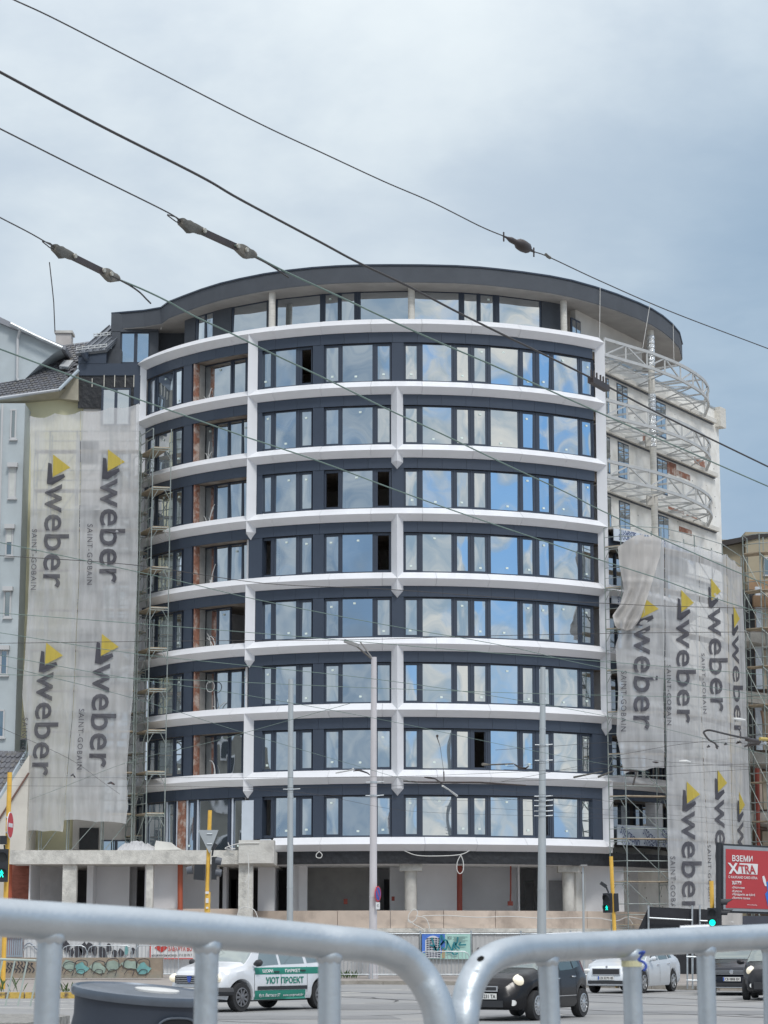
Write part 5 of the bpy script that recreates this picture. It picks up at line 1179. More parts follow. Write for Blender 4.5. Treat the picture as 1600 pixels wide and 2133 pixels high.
W2 = wire([(0, 150), (200, 257), (415, 366), (500, 415), (665, 503), (745, 546), (850, 596), (955, 651), (1060, 703), (1110, 727), (1229, 786), (1264, 804), (1390, 870), (1600, 972)], .0078, 'thick dark overhead cable passing above the two strain insulators and down over the right fin', 6.0)
W3a = wire([(0, 268), (175, 356), (345, 440), (374, 460)], .0045, 'overhead wire leading from the left edge to the upper strain insulator', 6.0)
W3b = wire([(530, 532), (595, 566), (710, 619), (815, 668), (913, 712), (1050, 771), (1180, 829), (1306, 885), (1469, 956), (1600, 1013)], .0062, 'overhead cable running from the upper strain insulator across the top floors', 6.0, WIREG)
W4a = wire([(0, 453), (60, 484), (95, 504), (112, 514)], .0042, 'overhead wire leading from the left edge to the lower strain insulator', 6.0)
W4b = wire([(245, 581), (300, 604), (350, 628), (402, 657), (485, 696), (560, 733), (689, 794), (815, 856), (906, 897), (1040, 961), (1180, 1026), (1250, 1062), (1390, 1127), (1500, 1176), (1600, 1219)], .0062, 'overhead cable running from the lower strain insulator down across the facade', 6.0, WIREG)
W5 = wire([(0, 727), (150, 783), (240, 815), (412, 875), (506, 908), (668, 962), (815, 1017), (955, 1067), (1145, 1131), (1230, 1160), (1378, 1207), (1461, 1237), (1600, 1281)], .0062, 'overhead cable starting over the grey tiled roof and crossing to the lower right', 6.0, WIREG)
tails = [(wire([(243, 580), (268, 593), (290, 608), (305, 623)], .006, 'short cut wire tail hanging from the lower strain insulator', 5.99)), (wire([(528, 534), (552, 546), (575, 560), (591, 571)], .006, 'short cut wire tail hanging from the upper strain insulator', 5.99))]
thin = [
 ([(0, 1157.5), (280, 1177), (550, 1215), (800, 1227), (1050, 1245), (1350, 1261), (1600, 1268)], 'crossing level with the third floor from below the first net logo', WIRE),
 ([(0, 1130), (350, 1205), (540, 1250), (800, 1301), (1050, 1345), (1250, 1390), (1600, 1452)], 'sloping steadily down from the upper left net', WIREG),
 ([(0, 1277), (300, 1300), (550, 1320), (800, 1341), (1000, 1358), (1280, 1380), (1600, 1406)], 'gently sloping across the middle of both net groups', WIREG),
 ([(0, 1340), (400, 1335), (720, 1333), (1000, 1325), (1300, 1319), (1600, 1316)], 'nearly level, dark, at the height of the lamp arms', WIRE),
 ([(0, 1318), (270, 1360), (500, 1385), (800, 1417), (1100, 1462), (1350, 1510), (1600, 1572)], 'sloping past the lamp arms to the looped feeder cable', WIREG),
 ([(0, 1365), (250, 1410), (500, 1446), (800, 1500), (1050, 1552), (1250, 1590)], 'sloping below the lower pair of yellow triangles', WIREG),
 ([(0, 1405), (350, 1415), (800, 1434), (1200, 1447), (1600, 1455)], 'nearly level, green, at the top of the leftmost mast', WIREG),
 ([(0, 1385), (280, 1455), (520, 1530), (760, 1600)], 'steep, falling from the left edge to the pale mast', WIREG),
 ([(0, 1620), (300, 1620), (800, 1618), (1200, 1603), (1600, 1590)], 'upper one of the level trolley pair at the left', WIRE),
 ([(0, 1637), (300, 1638), (700, 1640), (1000, 1630), (1300, 1618), (1600, 1600)], 'lower one of the level trolley pair at the left', WIRE),
 ([(0, 1515), (145, 1581), (215, 1630)], 'short diagonal one over the lower left net', WIRE),
 ([(130, 1640), (275, 1585), (430, 1548), (604, 1500)], 'rising from the lower left net to the leftmost mast', WIREG),
 ([(1130, 1655), (1300, 1672), (1450, 1680), (1600, 1690)], 'leaving the clamps of the right mast, upper one', WIRE),
 ([(1130, 1672), (1300, 1690), (1450, 1702), (1600, 1715)], 'leaving the clamps of the right mast, middle one', WIRE),
 ([(1130, 1690), (1300, 1700), (1450, 1712), (1600, 1728)], 'leaving the clamps of the right mast, lower one', WIRE),
 ([(1130, 1556), (1300, 1545), (1470, 1546), (1600, 1550)], 'joining the right mast to the feeder clamp', WIRE),
 ([(1130, 1590), (1260, 1577), (1400, 1553), (1500, 1541), (1600, 1530)], 'rising from the right mast under the looped feeder cable', WIRE),
 ([(1130, 1612), (1300, 1580), (1400, 1588), (1600, 1600)], 'dipping over the torn net hem', WIRE),
 ([(604, 1650), (778, 1662), (1000, 1668), (1130, 1660)], 'strung between the three tall masts', WIRE),
 ([(700, 1663), (860, 1690), (1130, 1700)], 'sagging one above the ground floor membrane', WIRE),
]
for p, l, m in thin: wire(p, .005 if m is WIREG else .0045, 'fine overhead wire ' + l, 6.0, m, 'fine tram wires')
# strain insulators
INSB = M('insulator_bar', (.05, .038, .036), .5, var=.3, scale=8, col2=(.16, .06, .05), c2lo=.6, c2hi=.7); INSC = M('cast_clamp', (.12, .115, .10), .6, .2, var=.3, scale=9, col2=(.26, .23, .19), bump=.15); BOLT = M('bolt_head', (.50, .48, .42), .5, .4)
def insulator(x0, y0, x1, y1, label):
    a, b = wpt(x0, y0, 6.0), wpt(x1, y1, 6.0); d = (b - a); L_ = d.length; d /= L_; up = Vector((0, 0, 1)); sdv = d.cross(up).normalized(); up = sdv.cross(d)
    r = thing('strain_insulator', label, 'insulator', a, 'strain insulators in the overhead wires')
    P = lambda t, h, s=0.0: a + d * (t * L_) + up * h + sdv * s
    bar_ = MB(); bar_.sweep([[P(t, h, s) for h, s in ((.020, -.012), (.020, .012), (-.020, .012), (-.020, -.012))] for t in (.2, .5, .82)]); bar_.build('bar', INSB, r)
    for t0, sg_, prof in ((0, 1, [(0, .020), (.03, .026), (.07, .022), (.11, .030), (.15, .026), (.20, .026), (.27, .022), (.31, .016)]), (1, -1, [(0, .018), (.04, .026), (.08, .024), (.13, .032), (.17, .034), (.21, .030), (.25, .020)])):
        lo = {2: .036, 3: .050, 4: .042} if t0 == 0 else {2: .040, 3: .046, 4: .040}
        sec = []
        for i, (t, h) in enumerate(prof):
            hl = lo.get(i, h); sec.append([P(t0 + sg_ * t, hh, s) for hh, s in ((h, -.016), (h, .016), (0, .024), (-hl, .016), (-hl, -.016), (0, -.024))])
        MB().sweep(sec).build('end_clamp', INSC, r, smooth=True)
    nrm = -sdv if sdv.y > 0 else sdv
    for t in (.27, .72, .84):
        c = P(t, -.002) + nrm * .026; MB().tube([c, c + nrm * .012], .015, 10).build('bolt', BOLT, r)
    for t0, t1 in ((-.20, 0),):
        MB().tube([P(-.16, .006), P(-.05, .016), P(0, .010)], .004, 5).build('wire_end', WIRE, r); MB().tube([P(-.16, .002), P(-.05, -.014), P(0, -.012)], .004, 5).build('wire_end', WIRE, r)
insulator(375, 461, 530, 532, 'dark strain insulator with pale bolts, the upper of the two in the left sky'); insulator(111, 515, 245, 581, 'pale clamped strain insulator, the lower of the two in the left sky')
a, b = wpt(1048, 491, 6.6), wpt(1114, 525, 6.6); d = b - a
r = thing('oval_insulator', 'small dark oval insulator in the thin wire above the roof', 'insulator', a)
MB().tube([a + d * t for t in (0, .12, .25, .42, .5, .6, .75, .85, 1)], [.006, .009, .022, .022, .040, .046, .040, .014, .006], 10).build('body', INSB, r, smooth=True)
for t in (.02, .97): MB().tube([a + d * t + Vector((0, 0, .03)), a + d * t - Vector((0, 0, .04))], .006, 5).build('pin', INSB, r)
MB().tube([wpt(1137, 530, 6.6), wpt(1141, 534, 6.6), wpt(1146, 537, 6.6)], .012, 6).build('clip', INSC, r)
# line splice on the thick cable
a, b = wpt(1230, 783, 6.02), wpt(1264, 802, 6.02); sp = thing('line_clamp', 'dark six bolt clamp on the thick cable by the right fin', 'clamp', a)
MB().bar(a - Vector((0, 0, .03)), b - Vector((0, 0, .03)), .05, .05).build('plate', INSB, sp)
for i in range(6):
    p = a.lerp(b, .05 + i * .17 + (.06 if i > 2 else 0)); MB().tube([p, p + Vector((.0, 0, .055))], .008, 5).build('bolt', INSB, sp); 
# feeder loop and clamps in front of the right nets
def zc(x, y): return wpt(x, y, 6.0)
fl_ = MB().tube(spline([zc(*p) for p in ((1494, 1559), (1490, 1549), (1478, 1542), (1468, 1530), (1467, 1524), (1478, 1521), (1500, 1526), (1530, 1533), (1560, 1539))]), .022, 8).build('feeder_loop', WIRE, None, smooth=True)
tag(fl_, 'thick black feeder cable looping in front of the right scaffold nets', 'cable')
fc = thing('feeder_clamp', 'cluster of dark clamps and yellow fittings where the looped feeder cable ends', 'clamp', zc(1565, 1545))
for (x0, y0, x1, y1, r_, m_) in ((1556, 1540, 1582, 1545, .05, INSB), (1560, 1552, 1580, 1548, .045, INSB), (1583, 1539, 1598, 1540, .04, M('yellow_fitting', (.5, .38, .12), .6)), (1580, 1552, 1595, 1548, .03, GALV), (1552, 1555, 1562, 1550, .025, INSB)): MB().tube([zc(x0, y0), zc(x1, y1)], r_, 8).build('fitting', m_, fc)
for i, (x, y) in enumerate(((1476, 1555), (1494, 1555), (1512, 1550), (1537, 1547), (1541, 1546))): tag(MB().tube([zc(x - 3, y + 1.5), zc(x, y - 1), zc(x + 3, y + .5)], [.012, .035, .012], 8).build('wire_clip', INSB, None), 'small dark clip on the rising wire ' + ('leftmost, below the cable loop', 'under the end of the cable loop', 'right of the cable loop end', 'fourth from the left', 'nearest the feeder clamps')[i], 'wire clip', 'clips on the rising wire')
# trolley wire fittings
def fitting(pts, rads, label, mat=INSC):
    o = MB().tube([zc(x, y) for x, y in pts], rads, 7).build('wire_fitting', mat, None, smooth=True); tag(o, label, 'wire fitting', 'trolley wire fittings')
fitting([(700, 1610), (733, 1604), (736, 1601)], .02, 'pale bent fitting left of the pale mast', LITE)
fitting([(736, 1606), (748, 1604), (765, 1610), (770, 1614)], [.012, .03, .02, .015], 'dark jointed fitting left of the pale mast', INSB)
fitting([(885, 1619), (895, 1620), (906, 1622), (920, 1632)], [.02, .03, .02, .03], 'dark fitting above the diagonal pale rod', INSB)
fitting([(922, 1637), (935, 1645), (952, 1658)], [.028, .022, .035], 'diagonal pale rod hanging in front of the window band', LITE)
fitting([(841, 1627), (870, 1629), (1000, 1630), (1095, 1636)], [.02, .022, .03, .02], 'long dark splice bar on the trolley wire', INSB)
fitting([(1005, 1592), (1020, 1593), (1070, 1591)], [.04, .02, .018], 'pale arm with a round end left of the right mast', INSC)
fitting([(1072, 1592), (1082, 1599), (1095, 1601), (1101, 1596)], [.015, .03, .03, .015], 'dark curved hanger left of the right mast', INSB)
fitting([(1196, 1619), (1255, 1607)], [.03, .014], 'long thin contact arm right of the right mast', INSC); fitting([(1247, 1618), (1278, 1606)], [.03, .016], 'shorter contact arm beside the long thin one', INSC)
fitting([(1292, 1604), (1320, 1605), (1328, 1606)], [.02, .035, .03], 'dark clamp over the torn net hem', INSB); fitting([(1327, 1606), (1324, 1616), (1319, 1634)], [.02, .025, .03], 'dark hanger below the clamp over the torn net hem', INSB)
fitting([(1415, 1586), (1430, 1586), (1438, 1587)], [.02, .04, .02], 'pale insulator in the wire over the longest net', LITE); fitting([(1360, 1587), (1367, 1588), (1372, 1588)], [.012, .03, .012], 'small dark insulator over the torn net', INSB); fitting([(1528, 1497), (1540, 1499), (1552, 1500)], [.02, .04, .02], 'pale insulator on the wire over the outermost net', LITE)
fitting([(148, 1616), (152, 1613), (156, 1619)], [.02, .035, .02], 'small dark clamp on the left trolley pair, upper', INSB); fitting([(225, 1632), (231, 1630), (238, 1634)], [.02, .04, .02], 'small dark clamp on the left trolley pair, lower', INSB)
fitting([(911, 1533), (911, 1537), (917, 1555), (922, 1590), (924.5, 1608)], [.03, .012, .005, .005, .006], 'fine vertical dropper with a small round top', INSB); fitting([(924.5, 1608), (925, 1626)], .018, 'dark weight at the foot of the fine vertical dropper', INSB)
# =============== cars ===============
def paint(n, c, metal=.0, rough=.3): return M(n, c, rough, metal, var=.03, coat=.35 if c[0] > .1 else .08, spec=.5 if c[0] > .1 else .3)
def lerp_tab(tab, x):
    if x <= tab[0][0]: return tab[0][1]
    for (a, p), (b, q) in zip(tab[:-1], tab[1:]):
        if x <= b:
            t = (x - a) / (b - a); t2 = t * t * (3 - 2 * t) * .35 + t * .65; return p + (q - p) * t2
    return tab[-1][1]
HL = M('headlight_lens', (.80, .78, .70), .1, .2, var=.05, emit=((1, .85, .55), .35), coat=1); HLC = M('clear_lens', (.62, .65, .68), .08, .5, var=.1, coat=1, emit=((1, 1, .95), .25))
CHR = M('chrome', (.75, .76, .78), .12, 1.0, var=.02); PLAS = M('dark_plastic', (.035, .037, .042), .6, var=.1); RIM = M('alloy_rim', (.55, .56, .57), .3, .7, var=.05); STEELR = M('steel_rim', (.20, .20, .21), .5, .4)
PLATE = M('number_plate', (.78, .78, .76), .5, var=.02); EUB = M('plate_blue', (.03, .10, .45), .5); SEAMM = M('panel_gap', (.01, .01, .012), .8); REDL = M('tail_lens', (.45, .02, .02), .2, coat=1)
def car(name, label, px, py, fwd, s, sp, group='cars at the junction', scale=1.0):
    """(px,py): photo position of the ground under the front left wheel; fwd: direction it faces; sp: shape table"""
    ang = atan2(fwd[1], fwd[0]); g = gnd(px, py); wl = Vector((sp['wb'] / 2, sp['tr'] / 2, 0)) * scale
    Rm = Matrix.Rotation(ang, 3, 'Z'); loc = g - Rm @ wl; loc.z = .004
    r = thing(name, label, 'car', loc, group, rz=ang); r.scale = (scale,) * 3
    wb, tr, wr = sp['wb'], sp['tr'], sp['wr']; top, belt, plan = sp['top'], sp['belt'], sp['plan']; x0, x1 = top[0][0], top[-1][0]
    body = sp['paint']; tum = sp.get('tumble', .40)
    def sec(x):
        w_ = lerp_tab(plan, x); zt = lerp_tab(top, x); zs = min(lerp_tab(belt, x), zt - .03); zb = lerp_tab(sp['bot'], x)
        for c in (-wb / 2, wb / 2):
            d = abs(x - c); R_ = wr + .055
            if d < R_: zb = max(zb, wr + sqrt(R_ * R_ - d * d))
        cab = max(0, zt - .06 - zs); wrf = w_ - .045 - tum * cab * .9
        zm = zb + (zs - zb) * .5
        return [(w_ - .05, zb), (w_ - .012, zb + (zs - zb) * .12), (w_, zm), (w_ - .008, zs - (zs - zb) * .12), (w_ - .035, zs), (wrf, zt - .06 if cab > .1 else zs + (zt - zs) * .55), (wrf * .86, zt - .015 - .01 * (cab > .1)), (wrf * .45, zt - .003), (0, zt)]
    n = 96; xs_ = sorted(set([x0 + (x1 - x0) * i / n for i in range(n + 1)] + [c + k * (wr + .055) for c in (-wb / 2, wb / 2) for k in (-1.001, -.97, -.9, .9, .97, 1.001)]))
    path = []
    for x in xs_:
        h = sec(x); path.append([(x, y, z) for y, z in h] + [(x, -y, z) for y, z in h[-2::-1]])
    MB().sweep(path).build('body', body, r, smooth=True)
    def P(x, s, side=1, off=.008):      # greenhouse side surface
        h = sec(x); a, b = h[4], h[5]; return (x, side * (a[0] + (b[0] - a[0]) * s + off), a[1] + (b[1] - a[1]) * s)
    for side in (1, -1):
        for q in sp['side_glass']:
            (xa, sa), (xb, sb), (xc, sc2), (xd, sd_) = q; K = 6
            MB().grid(lambda u, v: P((xa + (xb - xa) * u) * (1 - v) + (xd + (xc - xd) * u) * v, (sa + (sb - sa) * u) * (1 - v) + (sd_ + (sc2 - sd_) * u) * v, side), 8, 4).build('side_window', CARG, r, smooth=True)
    def Tp(x, u, off=.008):             # surface across the car: u -1..1
        h = sec(x); a = abs(u); pts = [(h[8][0], h[8][1]), (h[7][0], h[7][1]), (h[6][0], h[6][1]), (h[5][0], h[5][1])]
        k = a * 3; i = min(2, int(k)); t = k - i; y = pts[i][0] + (pts[i + 1][0] - pts[i][0]) * t; z = pts[i][1] + (pts[i + 1][1] - pts[i][1]) * t
        return (x, (1 if u >= 0 else -1) * y, z + off)
    (wa, wb2) = sp['screen']
    MB().grid(lambda u, v: Tp(wa + (wb2 - wa) * v, (u * 2 - 1) * .93) if True else 0, 14, 8).build('windscreen', CARG, r, smooth=True)
    if 'rear' in sp:
        (wa2, wb3) = sp['rear']; MB().grid(lambda u, v: Tp(wa2 + (wb3 - wa2) * v, (u * 2 - 1) * .9), 10, 6).build('rear_window', CARG, r, smooth=True)
    # underbody, arches
    MB().box((0, 0, .34), (x1 - x0 - .5, 2 * plan[len(plan) // 2][1] - .34, .26)).build('underbody', PLAS, r)
    for sx in (1, -1):
        for sy in (1, -1):
            c = (sx * wb / 2, sy * tr / 2, wr)
            wprof = [(wr * .64, .0), (wr * .64, -.09), (wr * .96, -.095), (wr, -.06), (wr, .06), (wr * .96, .095), (wr * .64, .09), (wr * .64, .0)]
            wm = MB().lathe(wprof, c, 'Y', 26, cap=False); wh_ = wm.build('wheel', TYRE, r, smooth=True)
            rm = MB(); yo = sy * .078; R_ = wr * .66
            ring_ = [(c[0], c[1] + yo, c[2])]
            rm.lathe([(R_ * .90, -.02), (R_, -.025), (R_, .025), (R_ * .90, .03), (R_ * .90, -.02)], (c[0], c[1] + yo, c[2]), 'Y', 26, cap=False)
            ns = sp.get('spokes', 10)
            for k in range(ns):
                a = 2 * pi * k / ns; e = Vector((cos(a), 0, sin(a))); cc_ = Vector((c[0], c[1] + yo + sy * .012, c[2])); rm.bar(cc_ + e * .05, cc_ + e * R_ * .95, R_ * (2.2 / ns), .018, up=(0, 1, 0))
            rm.lathe([(.065, -.02), (.065, .02), (.03, .03)] if sy > 0 else [(.03, -.03), (.065, -.02), (.065, .02)], (c[0], c[1] + yo + sy * .01, c[2]), 'Y', 12)
            rm.build('rim', sp.get('rim', RIM), wh_)
            MB().lathe([(wr * .62, -.01), (wr * .62, .01)], (c[0], c[1] + sy * .02, c[2]), 'Y', 20).build('brake_disc', PLAS, wh_)
    # door gaps, handles, mirrors
    def side_y(x, z):
        h = sec(x)
        for (ya, za), (yb, zb2) in zip(h[:5], h[1:6]):
            if za <= z <= zb2 + 1e-6: return ya + (yb - ya) * (z - za) / max(1e-6, zb2 - za)
        return h[2][0]
    for side in (1, -1):
        for xd in sp['doors']:
            m = MB(); zs_ = [.30 + (lerp_tab(belt, xd) - .32) * i / 6 for i in range(7)]
            vs = []
            for z in zs_: vs += [(xd - .006, side * (side_y(xd, z) + .003), z), (xd + .006, side * (side_y(xd, z) + .003), z)]
            m.add(vs, [(2 * i, 2 * i + 1, 2 * i + 3, 2 * i + 2) for i in range(6)]); m.build('door_gap', SEAMM, r)
        for xh in sp['handles']:
            z = lerp_tab(belt, xh) - .10; y = side_y(xh, z); MB().tube([(xh - .09, side * (y + .005), z), (xh - .06, side * (y + .03), z), (xh + .06, side * (y + .03), z), (xh + .09, side * (y + .005), z)], .014, 6).build('door_handle', sp.get('hmat', PLAS), r, smooth=True)
        xm = sp['screen'][0] - .28; z = lerp_tab(belt, xm) + .09; y = side_y(xm, z - .12)
        mm = MB(); mm.tube([(xm + .06, side * (y + .02), z), (xm + .05, side * (y + .10), z + .02), (xm + .03, side * (y + .17), z + .03), (xm + .02, side * (y + .21), z + .02)], [.03, .075, .08, .05], 10); mm.build('mirror', sp.get('mirror', body), r, smooth=True)
        # headlights
        hx, hy, hz, hl, hh, hw = sp['head']
        fx = lambda y: x1 - (1 - sqrt(max(0, 1 - (y / (plan[-3][1] + .02)) ** 2.0))) * .0
        e = MB(); nn = 12; 
        e.grid(lambda u, v: (hx + hl * cos((u - .5) * pi) * cos((v - .5) * pi) * .5, side * (hy + hw * sin((u - .5) * pi) * cos((v - .5) * pi)), hz + hh * sin((v - .5) * pi) + (u - .5) * hw * sp.get('hslant', .2)), nn, 8)
        e.build('headlight', sp.get('hmatl', HL), r, smooth=True)
        tx, ty, tz = sp['tail']; MB().box((tx, side * (ty - .12), tz), (.10, .06, .2)).build('tail_light', REDL, r)
    return r, side_y, P, sec
CARG = CARGLASS
def fbox(r, c, d, name, mat, rot=None): return MB().box(c, d, rot=rot).build(name, mat, r)
def plate(r, x, z, txt, w_=.52, h_=.115, yc=0.0):
    p = fbox(r, (x, yc, z), (.015, w_, h_), 'number_plate', PLATE); fbox(r, (x + .009, yc - w_ / 2 + .022, z), (.004, .04, h_ - .01), 'plate_band', EUB).parent = p
    m = MB(); text_on(m, txt, lambda u, v: (x + .011, yc - w_ / 2 + .06 + u * (w_ - .08), z - h_ * .32 + v * h_ * .64), .02); m.build('plate_lettering', BLKP, p)
# --- silver white estate with green advertising ---
sp1 = dict(wb=2.80, tr=1.50, wr=.315, paint=paint('silver_white_paint', (.74, .76, .79), .1), spokes=9, rim=STEELR,
  top=[(-2.12, .95), (-2.06, 1.30), (-1.92, 1.56), (-1.2, 1.66), (0, 1.67), (.45, 1.62), (.66, 1.50), (1.28, 1.06), (1.7, .98), (2.02, .88), (2.14, .72), (2.17, .55)],
  belt=[(-2.12, .93), (-1.6, 1.00), (0, .96), (1.2, .93), (1.7, .86), (2.17, .50)], plan=[(-2.12, .76), (-1.9, .84), (-1, .87), (0, .87), (1.0, .865), (1.6, .83), (1.95, .73), (2.10, .60), (2.17, .50)],
  bot=[(-2.12, .40), (-1.7, .26), (1.6, .24), (2.17, .30)], screen=(1.24, .60), rear=(-2.08, -1.96), side_glass=[((.92, .08), (.12, .08), (.12, .88), (.60, .88)), ((.04, .08), (-.80, .08), (-.80, .88), (.04, .88)), ((-.90, .08), (-1.75, .12), (-1.70, .85), (-.90, .88))],
  doors=(1.0, .08, -.86), handles=(.24, -.70), head=(1.98, .60, .72, .30, .10, .15), hslant=.15, tail=(-2.08, .74, .95), mirror=PLAS)
c1, sy1, P1, s1_ = car('estate_car', 'silver white estate car with green advertising panels and lit headlights', 497, 2108, (-.60, -.80), 1, sp1, scale=1.04)
fbox(c1, (2.15, 0, .44), (.16, 1.40, .20), 'bumper', PLAS); gr = fbox(c1, (2.145, 0, .70), (.10, .86, .17), 'grille', PLAS)
for i in range(4): fbox(c1, (2.198, 0, .64 + i * .04), (.012, .80, .012), 'grille_bar', CHR).parent = gr
e = MB().prism([(2.205, .07 * a, .70 + .07 * b) for a, b in ((-1, 1), (1, 1), (.6, -.6), (0, -1), (-.6, -.6))], (.006, 0, 0)).build('emblem', SB, gr)
plate(c1, 2.235, .47, 'CA 7864 AH'); 
for s_ in (1, -1): MB().tube([(2.12, s_ * .66, .44), (1.9, s_ * .84, .44), (1.78, s_ * .885, .44)], .09, 8).build('bumper_corner', PLAS, c1, smooth=True)
GRN = M('advert_green', (.02, .22, .16), .4, var=.04)
def side_panel(r, sy, x0, x1, z0, z1, mat, name, off=.006, z0b=None, z1b=None):
    z0b = z0 if z0b is None else z0b; z1b = z1 if z1b is None else z1b
    def fn(u, v):
        x = x0 + (x1 - x0) * u; z = (z0 + (z0b - z0) * u) * (1 - v) + (z1 + (z1b - z1) * u) * v; return (x, sy(x, z) + off, z)
    return MB().grid(fn, 16, 5).build(name, mat, r, smooth=True)
side_panel(c1, sy1, .98, -1.55, .80, .95, GRN, 'advert_stripe'); side_panel(c1, sy1, .98, -.80, .25, .45, GRN, 'advert_stripe'); side_panel(c1, sy1, .90, -.86, .46, .54, PLAS, 'rub_strip', .014)
def side_text(r, sy, s_, x0, x1, z0, z1, mat, bold=.02):
    m = MB(); text_on(m, s_, lambda u, v: (x0 + (x1 - x0) * u, sy(x0 + (x1 - x0) * u, z0 + (z1 - z0) * v) + .012, z0 + (z1 - z0) * v), bold, 10); return m.build('lettering', mat, r)
side_text(c1, sy1, 'УЮТ ПРОЕКТ', .62, -.72, .60, .74, GRN, .03); side_text(c1, sy1, 'ЩОРИ', .72, .36, .84, .91, SW, .03); side_text(c1, sy1, 'ПАРКЕТ', -.06, -.60, .84, .91, SW, .03)
side_text(c1, sy1, 'бул. Витоша 57', .84, .10, .31, .38, SW, .02); side_text(c1, sy1, 'www.uyutproekt.bg', .0, -.72, .31, .37, SW, .02)
MB().lathe([(.05, 0), (.05, .03)], (2.10, .62, .33), 'X', 12).build('fog_lamp', HLC, c1)
fbox(c1, (.05, .0, 1.70), (2.2, .03, .03), 'roof_rail', PLAS).location = (0, .60, -.03); fbox(c1, (.05, 0, 1.70), (2.2, .03, .03), 'roof_rail', PLAS).location = (0, -.60, -.03)
# --- small black hatchback ---
sp2 = dict(wb=2.43, tr=1.46, wr=.30, paint=paint('black_paint', (.012, .012, .014), .0, .22), spokes=12,
  top=[(-1.72, .85), (-1.66, 1.12), (-1.5, 1.40), (-1.1, 1.50), (-.2, 1.54), (.25, 1.50), (.5, 1.40), (1.02, 1.04), (1.35, .97), (1.75, .86), (1.93, .72), (2.0, .52)],
  belt=[(-1.72, .83), (-1.3, .98), (0, .93), (1.0, .90), (1.5, .80), (2.0, .46)], plan=[(-1.72, .62), (-1.5, .78), (-1, .83), (0, .83), (.9, .825), (1.4, .79), (1.75, .66), (1.92, .52), (2.0, .40)],
  bot=[(-1.72, .38), (-1.4, .24), (1.4, .22), (2.0, .26)], screen=(1.0, .42), rear=(-1.68, -1.54), side_glass=[((.72, .10), (.05, .10), (.05, .86), (.42, .86)), ((-.03, .10), (-.72, .10), (-.72, .86), (-.03, .86)), ((-.78, .12), (-1.12, .2), (-1.02, .82), (-.78, .84))],
  doors=(.86, .02, -.82), handles=(.18, -.66), head=(1.62, .57, .80, .34, .12, .12), hslant=-.2, tail=(-1.62, .70, .95), hmat=CHR)
c2, sy2, P2, s2_ = car('hatchback_car', 'small black rounded hatchback with lit round headlights turning at the junction', 1113, 2126, (-.46, -.89), 1, sp2)
side_panel(c2, sy2, .84, -.80, .46, .475, CHR, 'door_trim', .01)
fbox(c2, (2.0, 0, .64), (.04, .56, .11), 'grille', CHR); fbox(c2, (2.014, 0, .64), (.04, .49, .07), 'grille_mesh', PLAS); fbox(c2, (1.985, 0, .34), (.08, .78, .13), 'lower_intake', PLAS)
plate(c2, 2.03, .49, 'CB 3231 TA')
for s_ in (1, -1): MB().lathe([(.06, -.02), (.06, .03)], (1.86, s_ * .56, .36), 'X', 12).build('fog_lamp', HLC, c2)
# --- silver saloon ---
sp3 = dict(wb=2.69, tr=1.56, wr=.335, paint=paint('silver_paint', (.72, .76, .80), .15), spokes=5,
  top=[(-2.33, .86), (-2.28, 1.06), (-1.9, 1.12), (-1.3, 1.33), (-.6, 1.46), (0, 1.48), (.45, 1.43), (1.10, 1.05), (1.6, .96), (2.1, .84), (2.3, .70), (2.36, .5)],
  belt=[(-2.33, .84), (-1.8, 1.03), (0, .96), (1.1, .92), (1.8, .82), (2.36, .46)], plan=[(-2.33, .72), (-2.1, .84), (-1, .905), (0, .91), (1.2, .90), (1.8, .85), (2.15, .74), (2.3, .6), (2.36, .5)],
  bot=[(-2.33, .36), (-1.7, .22), (1.7, .20), (2.36, .24)], screen=(1.08, .40), side_glass=[((.80, .10), (.05, .10), (.05, .86), (.45, .86)), ((-.03, .10), (-.85, .10), (-.80, .84), (-.03, .86)), ((-.92, .14), (-1.30, .25), (-1.15, .7), (-.88, .82))],
  doors=(1.0, .0, -.98), handles=(.18, -.80), head=(2.06, .68, .70, .30, .055, .17), hslant=.1, hmatl=HLC, tail=(-2.22, .78, .88), hmat=CHR)
c3, sy3, P3, s3_ = car('saloon_car', 'silver saloon with a wide black grille behind the black hatchback', 1337, 2069, (-.45, -.89), 1, sp3)
g3 = fbox(c3, (2.335, 0, .66), (.08, .92, .20), 'grille', CHR); fbox(c3, (2.355, 0, .66), (.08, .86, .16), 'grille_mesh', PLAS).parent = g3
fbox(c3, (2.33, 0, .34), (.10, 1.2, .10), 'lower_intake', PLAS); fbox(c3, (2.34, 0, .26), (.08, 1.3, .03), 'chin_trim', CHR); plate(c3, 2.39, .47, 'CB 5270 HE'); MB().lathe([(.04, 0), (.04, .01)], (2.30, 0, .80), 'X', 12).build('emblem', CHR, c3)
# --- dark saloon ---
sp4 = dict(sp3); sp4['paint'] = paint('dark_blue_black_paint', (.014, .017, .026), .0, .22); sp4['hmatl'] = HL; sp4['spokes'] = 10
c4, sy4, P4, s4_ = car('saloon_car', 'dark saloon with chrome grille bars waiting at the right', 1584, 2073, (-.20, -.98), 1, sp4)
g4 = fbox(c4, (2.345, 0, .68), (.08, .98, .15), 'grille', PLAS)
for i in range(4): fbox(c4, (2.39, 0, .625 + i * .036), (.012, .96, .012), 'grille_bar', CHR).parent = g4
MB().lathe([(.065, 0), (.065, .012), (.05, .014)], (2.395, 0, .69), 'X', 16).build('emblem', CHR, g4)
plate(c4, 2.40, .48, 'CB 0808 BX'); fbox(c4, (2.36, 0, .24), (.06, 1.5, .025), 'chin_trim', CHR); fbox(c4, (2.35, 0, .33), (.06, 1.0, .09), 'lower_intake', PLAS)
